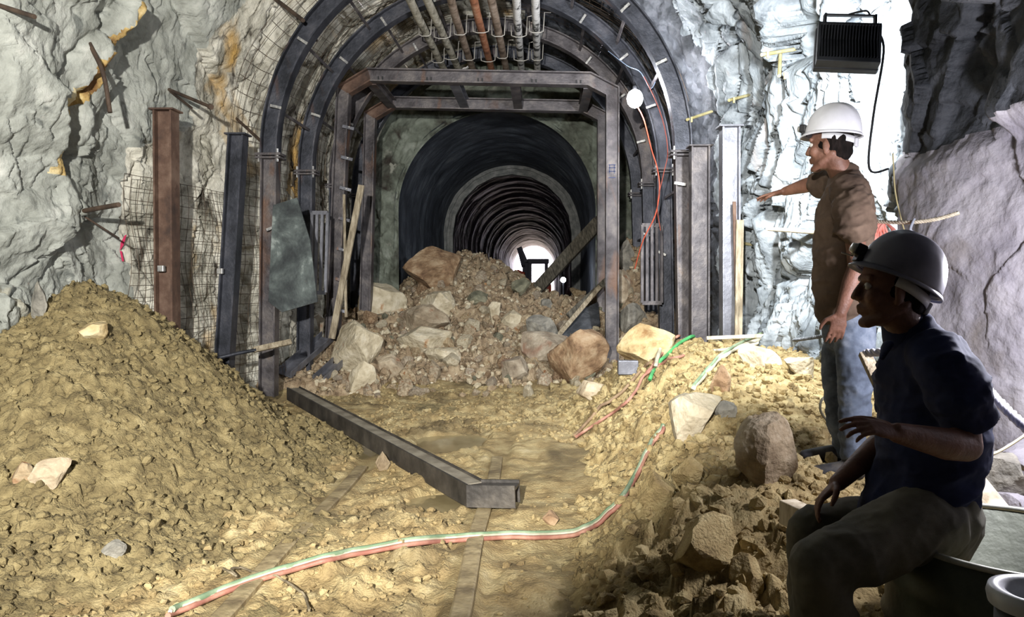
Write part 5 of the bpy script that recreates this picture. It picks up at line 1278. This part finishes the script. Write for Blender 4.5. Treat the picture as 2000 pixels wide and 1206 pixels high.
skin = mat('brown_skin', [(0.4, S(100, 68, 54)), (0.6, S(122, 86, 70))], 12, 0.55, bump=0.15, bump_scale=90)
tee_m = mat('brown_tee_cloth', [(0.42, S(78, 62, 50)), (0.58, S(96, 79, 65))], 5, 0.9, bump=0.2, bump_scale=300, bump_dist=0.002)
jean_m = mat('faded_denim', [(0.40, S(74, 82, 96)), (0.50, S(98, 108, 124)), (0.62, S(136, 144, 156))], 5, 0.9, bump=0.3, bump_scale=350, bump_dist=0.002)
polo_m = mat('navy_cloth', [(0.42, S(24, 31, 62)), (0.58, S(31, 40, 76))], 5, 0.9, bump=0.2, bump_scale=300, bump_dist=0.002)
chino_m = mat('olive_grey_cloth', [(0.42, S(78, 76, 66)), (0.58, S(104, 100, 88))], 4, 0.9, bump=0.2, bump_scale=300, bump_dist=0.002)
shoe_m = mat('dark_dusty_shoe', [(0.4, S(40, 40, 44)), (0.6, S(76, 72, 66))], 12, 0.7)
helm_w = mat('white_helmet_shell', [(0.4, S(206, 206, 210)), (0.6, S(222, 222, 226))], 6, 0.32, spec=0.5)
helm_g = mat('lilac_grey_helmet_shell', [(0.4, S(104, 104, 118)), (0.6, S(124, 124, 138))], 6, 0.35, spec=0.5)  # even lilac grey, darker than the standing man's white shell
def cloth_folds(amp, sc, seed, squash=(1, 1, 2.0)):
    return lambda v: amp * fbm(np.stack([v[:, 0] * squash[0] + 0.5 * v[:, 2], v[:, 1] * squash[1], v[:, 2] * squash[2] - 0.9 * v[:, 0]], 1) * sc, 3, seed, 0.45, True) - amp * 0.3

# --- standing man, pointing into the tunnel
Y0 = 4.0
foot = P(1655, 900, 3.92)
t = thing('person', 'standing person in white helmet, brown tee shirt and jeans, pointing left into the tunnel', 'person', (foot.x, 3.95, zat(foot.x, 3.95)))
SIDE = Vector((0.05, -1, 0)); hf = Vector((-0.82, 0.57, -0.03))
hc = P(1619, 286, 4.0)
body = MB()
hq, hR = head(body, hc, hf, (0.05, 0, 1), P(1650, 352, 4.02))
nshl, fshl = P(1662, 378, 3.84), P(1634, 356, 4.17)
etube(body, [P(1648, 640, 4.0), P(1648, 560, 4.0), P(1652, 470, 4.0), P(1654, 390, 4.0), P(1652, 352, 4.02)], [0.11, 0.11, 0.12, 0.11, 0.05], [0.07, 0.07, 0.08, 0.07, 0.05], SIDE)
etube(body, [P(1660, 395, 3.87), P(1669, 450, 3.79), P(1674, 520, 3.79)], [0.036, 0.048, 0.043], [0.038, 0.048, 0.043], (1, 0, 0))
wr = P(1642, 612, 3.77)
etube(body, [P(1674, 520, 3.79), P(1662, 555, 3.78), wr], [0.043, 0.044, 0.027], [0.043, 0.043, 0.024], (1, 0, 0))
hand(body, wr, P(1628, 676, 3.79) - wr, (0.3, 1, 0), (-1, 0.1, 0.0), 0.22, 0.178, 0.12)
el, w2 = P(1590, 358, 4.36), P(1533, 374, 4.50)
etube(body, [P(1640, 362, 4.14), P(1612, 357, 4.27), el], [0.036, 0.046, 0.042], [0.036, 0.046, 0.042], (0, 0, 1))
etube(body, [el, el.lerp(w2, 0.3), w2], [0.042, 0.042, 0.026], [0.042, 0.040, 0.024], (0, 0, 1))
hand(body, w2, P(1482, 386, 4.58) - w2, (0, 0, -1), (-0.2, -1, 0.1), 0.14, 0.175, 0.22)
for (hp_, kn, an) in ((P(1666, 640, 3.90), P(1668, 745, 3.87), P(1664, 882, 3.88)), (P(1648, 640, 4.09), P(1637, 748, 4.07), P(1652, 884, 4.06))):
    etube(body, [hp_, kn, an], [0.075, 0.052, 0.040], [0.075, 0.052, 0.040], (1, 0, 0))
remeshed('body', body, 0.0052, skin, t, 3)
eyes(hq, hR, t)
hair(hc, hf, (0.05, 0, 1), t)
tee = MB()
etube(tee, [P(1640, 606, 4.0), P(1640, 560, 4.0), P(1645, 500, 4.0), P(1650, 430, 4.0), P(1653, 385, 4.0), P(1653, 360, 4.0), P(1650, 343, 4.01)], [0.175, 0.172, 0.176, 0.185, 0.170, 0.125, 0.075], [0.108, 0.118, 0.133, 0.132, 0.112, 0.085, 0.066], SIDE, 30)
etube(tee, [P(1655, 372, 3.90), P(1664, 392, 3.83), P(1668, 445, 3.775)], [0.085, 0.092, 0.096], [0.075, 0.080, 0.082], (1, 0, 0), 22)
etube(tee, [P(1645, 368, 4.10), fshl, P(1604, 358, 4.30)], [0.08, 0.078, 0.076], [0.075, 0.07, 0.07], (0, 0, 1), 22)
remeshed('tee_shirt', tee, 0.0075, tee_m, t, 4, cloth_folds(0.010, 6.5, 71))
jn = MB()
etube(jn, [P(1646, 602, 4.0), P(1652, 632, 4.0), P(1656, 655, 4.0)], [0.155, 0.168, 0.165], [0.095, 0.112, 0.115], SIDE, 26)
etube(jn, [P(1668, 640, 3.91), P(1670, 690, 3.89), P(1670, 750, 3.87), P(1669, 820, 3.87), P(1664, 884, 3.88)], [0.098, 0.088, 0.076, 0.070, 0.062], [0.095, 0.088, 0.078, 0.072, 0.066], (1, 0, 0), 20)
etube(jn, [P(1644, 640, 4.09), P(1640, 690, 4.08), P(1637, 750, 4.07), P(1643, 820, 4.06), P(1652, 886, 4.06)], [0.095, 0.086, 0.075, 0.070, 0.062], [0.095, 0.088, 0.078, 0.072, 0.066], (1, 0, 0), 20)
remeshed('jeans', jn, 0.0085, jean_m, t, 4, cloth_folds(0.008, 7.0, 72, (1, 1, 1.6)))
for hx, nm in ((P(1668, 895, 3.88), 'shoe'), (P(1656, 895, 4.06), 'shoe')):
    sh = MB(); gz = zat(hx.x - 0.06, hx.y) - 0.01
    shoe(sh, hx, (-1, 0.15, 0), gz)
    a_ = Vector((hx.x, hx.y, gz + 0.10)); etube(sh, [a_, P(1665, 872, hx.y)], 0.045, 0.045, (1, 0, 0), 14)
    remeshed('shoe', sh, 0.008, shoe_m, t, 3)
h1 = helmet(t, P(1627, 263, 4.0), hf + Vector((0, 0, 0.10)), (0.10, 0, 1), helm_w, 1)
# --- seated man on the drum
t = thing('person', 'seated person in grey helmet, navy polo shirt and olive trousers, leaning forward on the drum', 'person', (1.2, 2.5, zat(1.2, 2.5)))
hc = P(1737, 566, 2.52); hf = Vector((-1.0, 0.10, 0.02)); SIDE = Vector((0.08, -1, 0.0))
body = MB()
hq, hR = head(body, hc, hf, (0.02, 0, 1), P(1782, 668, 2.55))
nsh, fsh = P(1850, 705, 2.37), P(1772, 700, 2.74)
etube(body, [P(1800, 1010, 2.55), P(1812, 930, 2.55), P(1818, 850, 2.55), P(1812, 770, 2.55), P(1800, 710, 2.55), P(1784, 668, 2.55)], [0.11, 0.11, 0.12, 0.12, 0.10, 0.055], [0.08, 0.08, 0.09, 0.09, 0.07, 0.055], SIDE)
ne, nw = P(1886, 872, 2.30), P(1752, 846, 2.18)
etube(body, [P(1846, 725, 2.41), P(1872, 790, 2.33), ne], [0.038, 0.052, 0.046], [0.038, 0.052, 0.046], (1, 0, 0))
etube(body, [ne, P(1850, 868, 2.26), nw], [0.046, 0.047, 0.029], [0.046, 0.045, 0.026], (0, 0, 1))
hand(body, nw, P(1655, 822, 2.16) - nw, (0, 0.2, -1), (-0.1, 0.8, 0.4), 0.30, 0.175, 0.14)
fe, fw = P(1742, 850, 2.74), P(1636, 944, 2.62)
etube(body, [P(1778, 720, 2.70), P(1758, 780, 2.76), fe], [0.038, 0.050, 0.045], [0.038, 0.050, 0.045], (1, 0, 0))
etube(body, [fe, fe.lerp(fw, 0.3), fw], [0.045, 0.046, 0.030], [0.045, 0.044, 0.028], (0, -1, 0))
hand(body, fw, P(1578, 1000, 2.58) - fw, (0.5, 0, -1), (-0.3, -1, 0.2), 0.34, 0.18, 0.10)
NL = (P(1808, 1022, 2.42), P(1604, 1110, 2.29), P(1615, 1300, 2.33)); FL = (P(1796, 1020, 2.68), P(1584, 1040, 2.66), P(1600, 1262, 2.66))
for a, b, c in (NL, FL): etube(body, [a, b, c], [0.08, 0.058, 0.042], [0.08, 0.058, 0.042], (0, -1, 0))
remeshed('body', body, 0.0048, skin, t, 3)
eyes(hq, hR, t)
hair(hc, hf, (0.02, 0, 1), t)
po = MB()
etube(po, [P(1782, 1000, 2.55), P(1806, 935, 2.55), P(1820, 860, 2.55), P(1816, 780, 2.55), P(1802, 718, 2.55), P(1792, 678, 2.55), P(1780, 650, 2.55)], [0.19, 0.188, 0.188, 0.196, 0.195, 0.150, 0.085], [0.150, 0.148, 0.150, 0.150, 0.130, 0.098, 0.072], SIDE, 32)
etube(po, [P(1830, 700, 2.44), P(1852, 722, 2.37), P(1878, 795, 2.325)], [0.090, 0.096, 0.092], [0.085, 0.088, 0.088], (1, 0, 0), 22)
etube(po, [P(1785, 705, 2.68), fsh, P(1760, 780, 2.76)], [0.085, 0.088, 0.085], [0.085, 0.085, 0.082], (1, 0, 0), 22)
po_o = remeshed('polo_shirt', po, 0.0072, polo_m, t, 4, cloth_folds(0.011, 6.0, 73))
cl = MB()
etube(cl, [P(1774, 658, 2.55), P(1768, 640, 2.545)], [0.082, 0.076], [0.078, 0.072], SIDE, 26, True)
etube(cl, [P(1735, 672, 2.47), P(1722, 700, 2.46)], [0.030, 0.012], [0.012, 0.008], SIDE, 12)
remeshed('collar', cl, 0.006, polo_m, po_o, 2)
ch = MB()
etube(ch, [P(1826, 985, 2.55), P(1822, 1010, 2.55), P(1812, 1035, 2.55), P(1790, 1045, 2.55)], [0.175, 0.185, 0.18, 0.17], [0.120, 0.125, 0.12, 0.11], SIDE, 26)
for (a, b, c), rk in ((NL, 1.0), (FL, 0.95)):
    k1 = b + (b - a).normalized() * 0.0
    etube(ch, [a, a.lerp(b, 0.5), b], [0.118 * rk, 0.108 * rk, 0.090 * rk], [0.118 * rk, 0.105 * rk, 0.088 * rk], (0, -1, 0), 22)
    etube(ch, [b, b.lerp(c, 0.45), c], [0.090 * rk, 0.092 * rk, 0.078 * rk], [0.088 * rk, 0.092 * rk, 0.080 * rk], (0, -1, 0), 22)
remeshed('trousers', ch, 0.008, chino_m, t, 4, cloth_folds(0.009, 6.0, 74, (1, 1, 1)))
for c in (NL[2], FL[2]):
    sh = MB(); gz = zat(c.x - 0.05, c.y) - 0.01; shoe(sh, c, (-1, -0.1, 0), gz); etube(sh, [Vector((c.x, c.y, gz + 0.1)), c], 0.045, 0.045, (1, 0, 0), 14); remeshed('shoe', sh, 0.008, shoe_m, t, 3)
helmet(t, P(1754, 548, 2.52), Vector((-0.90, 0.08, 0.44)), (0.44, 0, 0.9), helm_g, 2)
# ------------------------------------------------------------------ tidy
for o in C.objects:
    if '_w' in o: del o['_w']
for o in C.objects:
    if o.name.startswith('camera'): continue
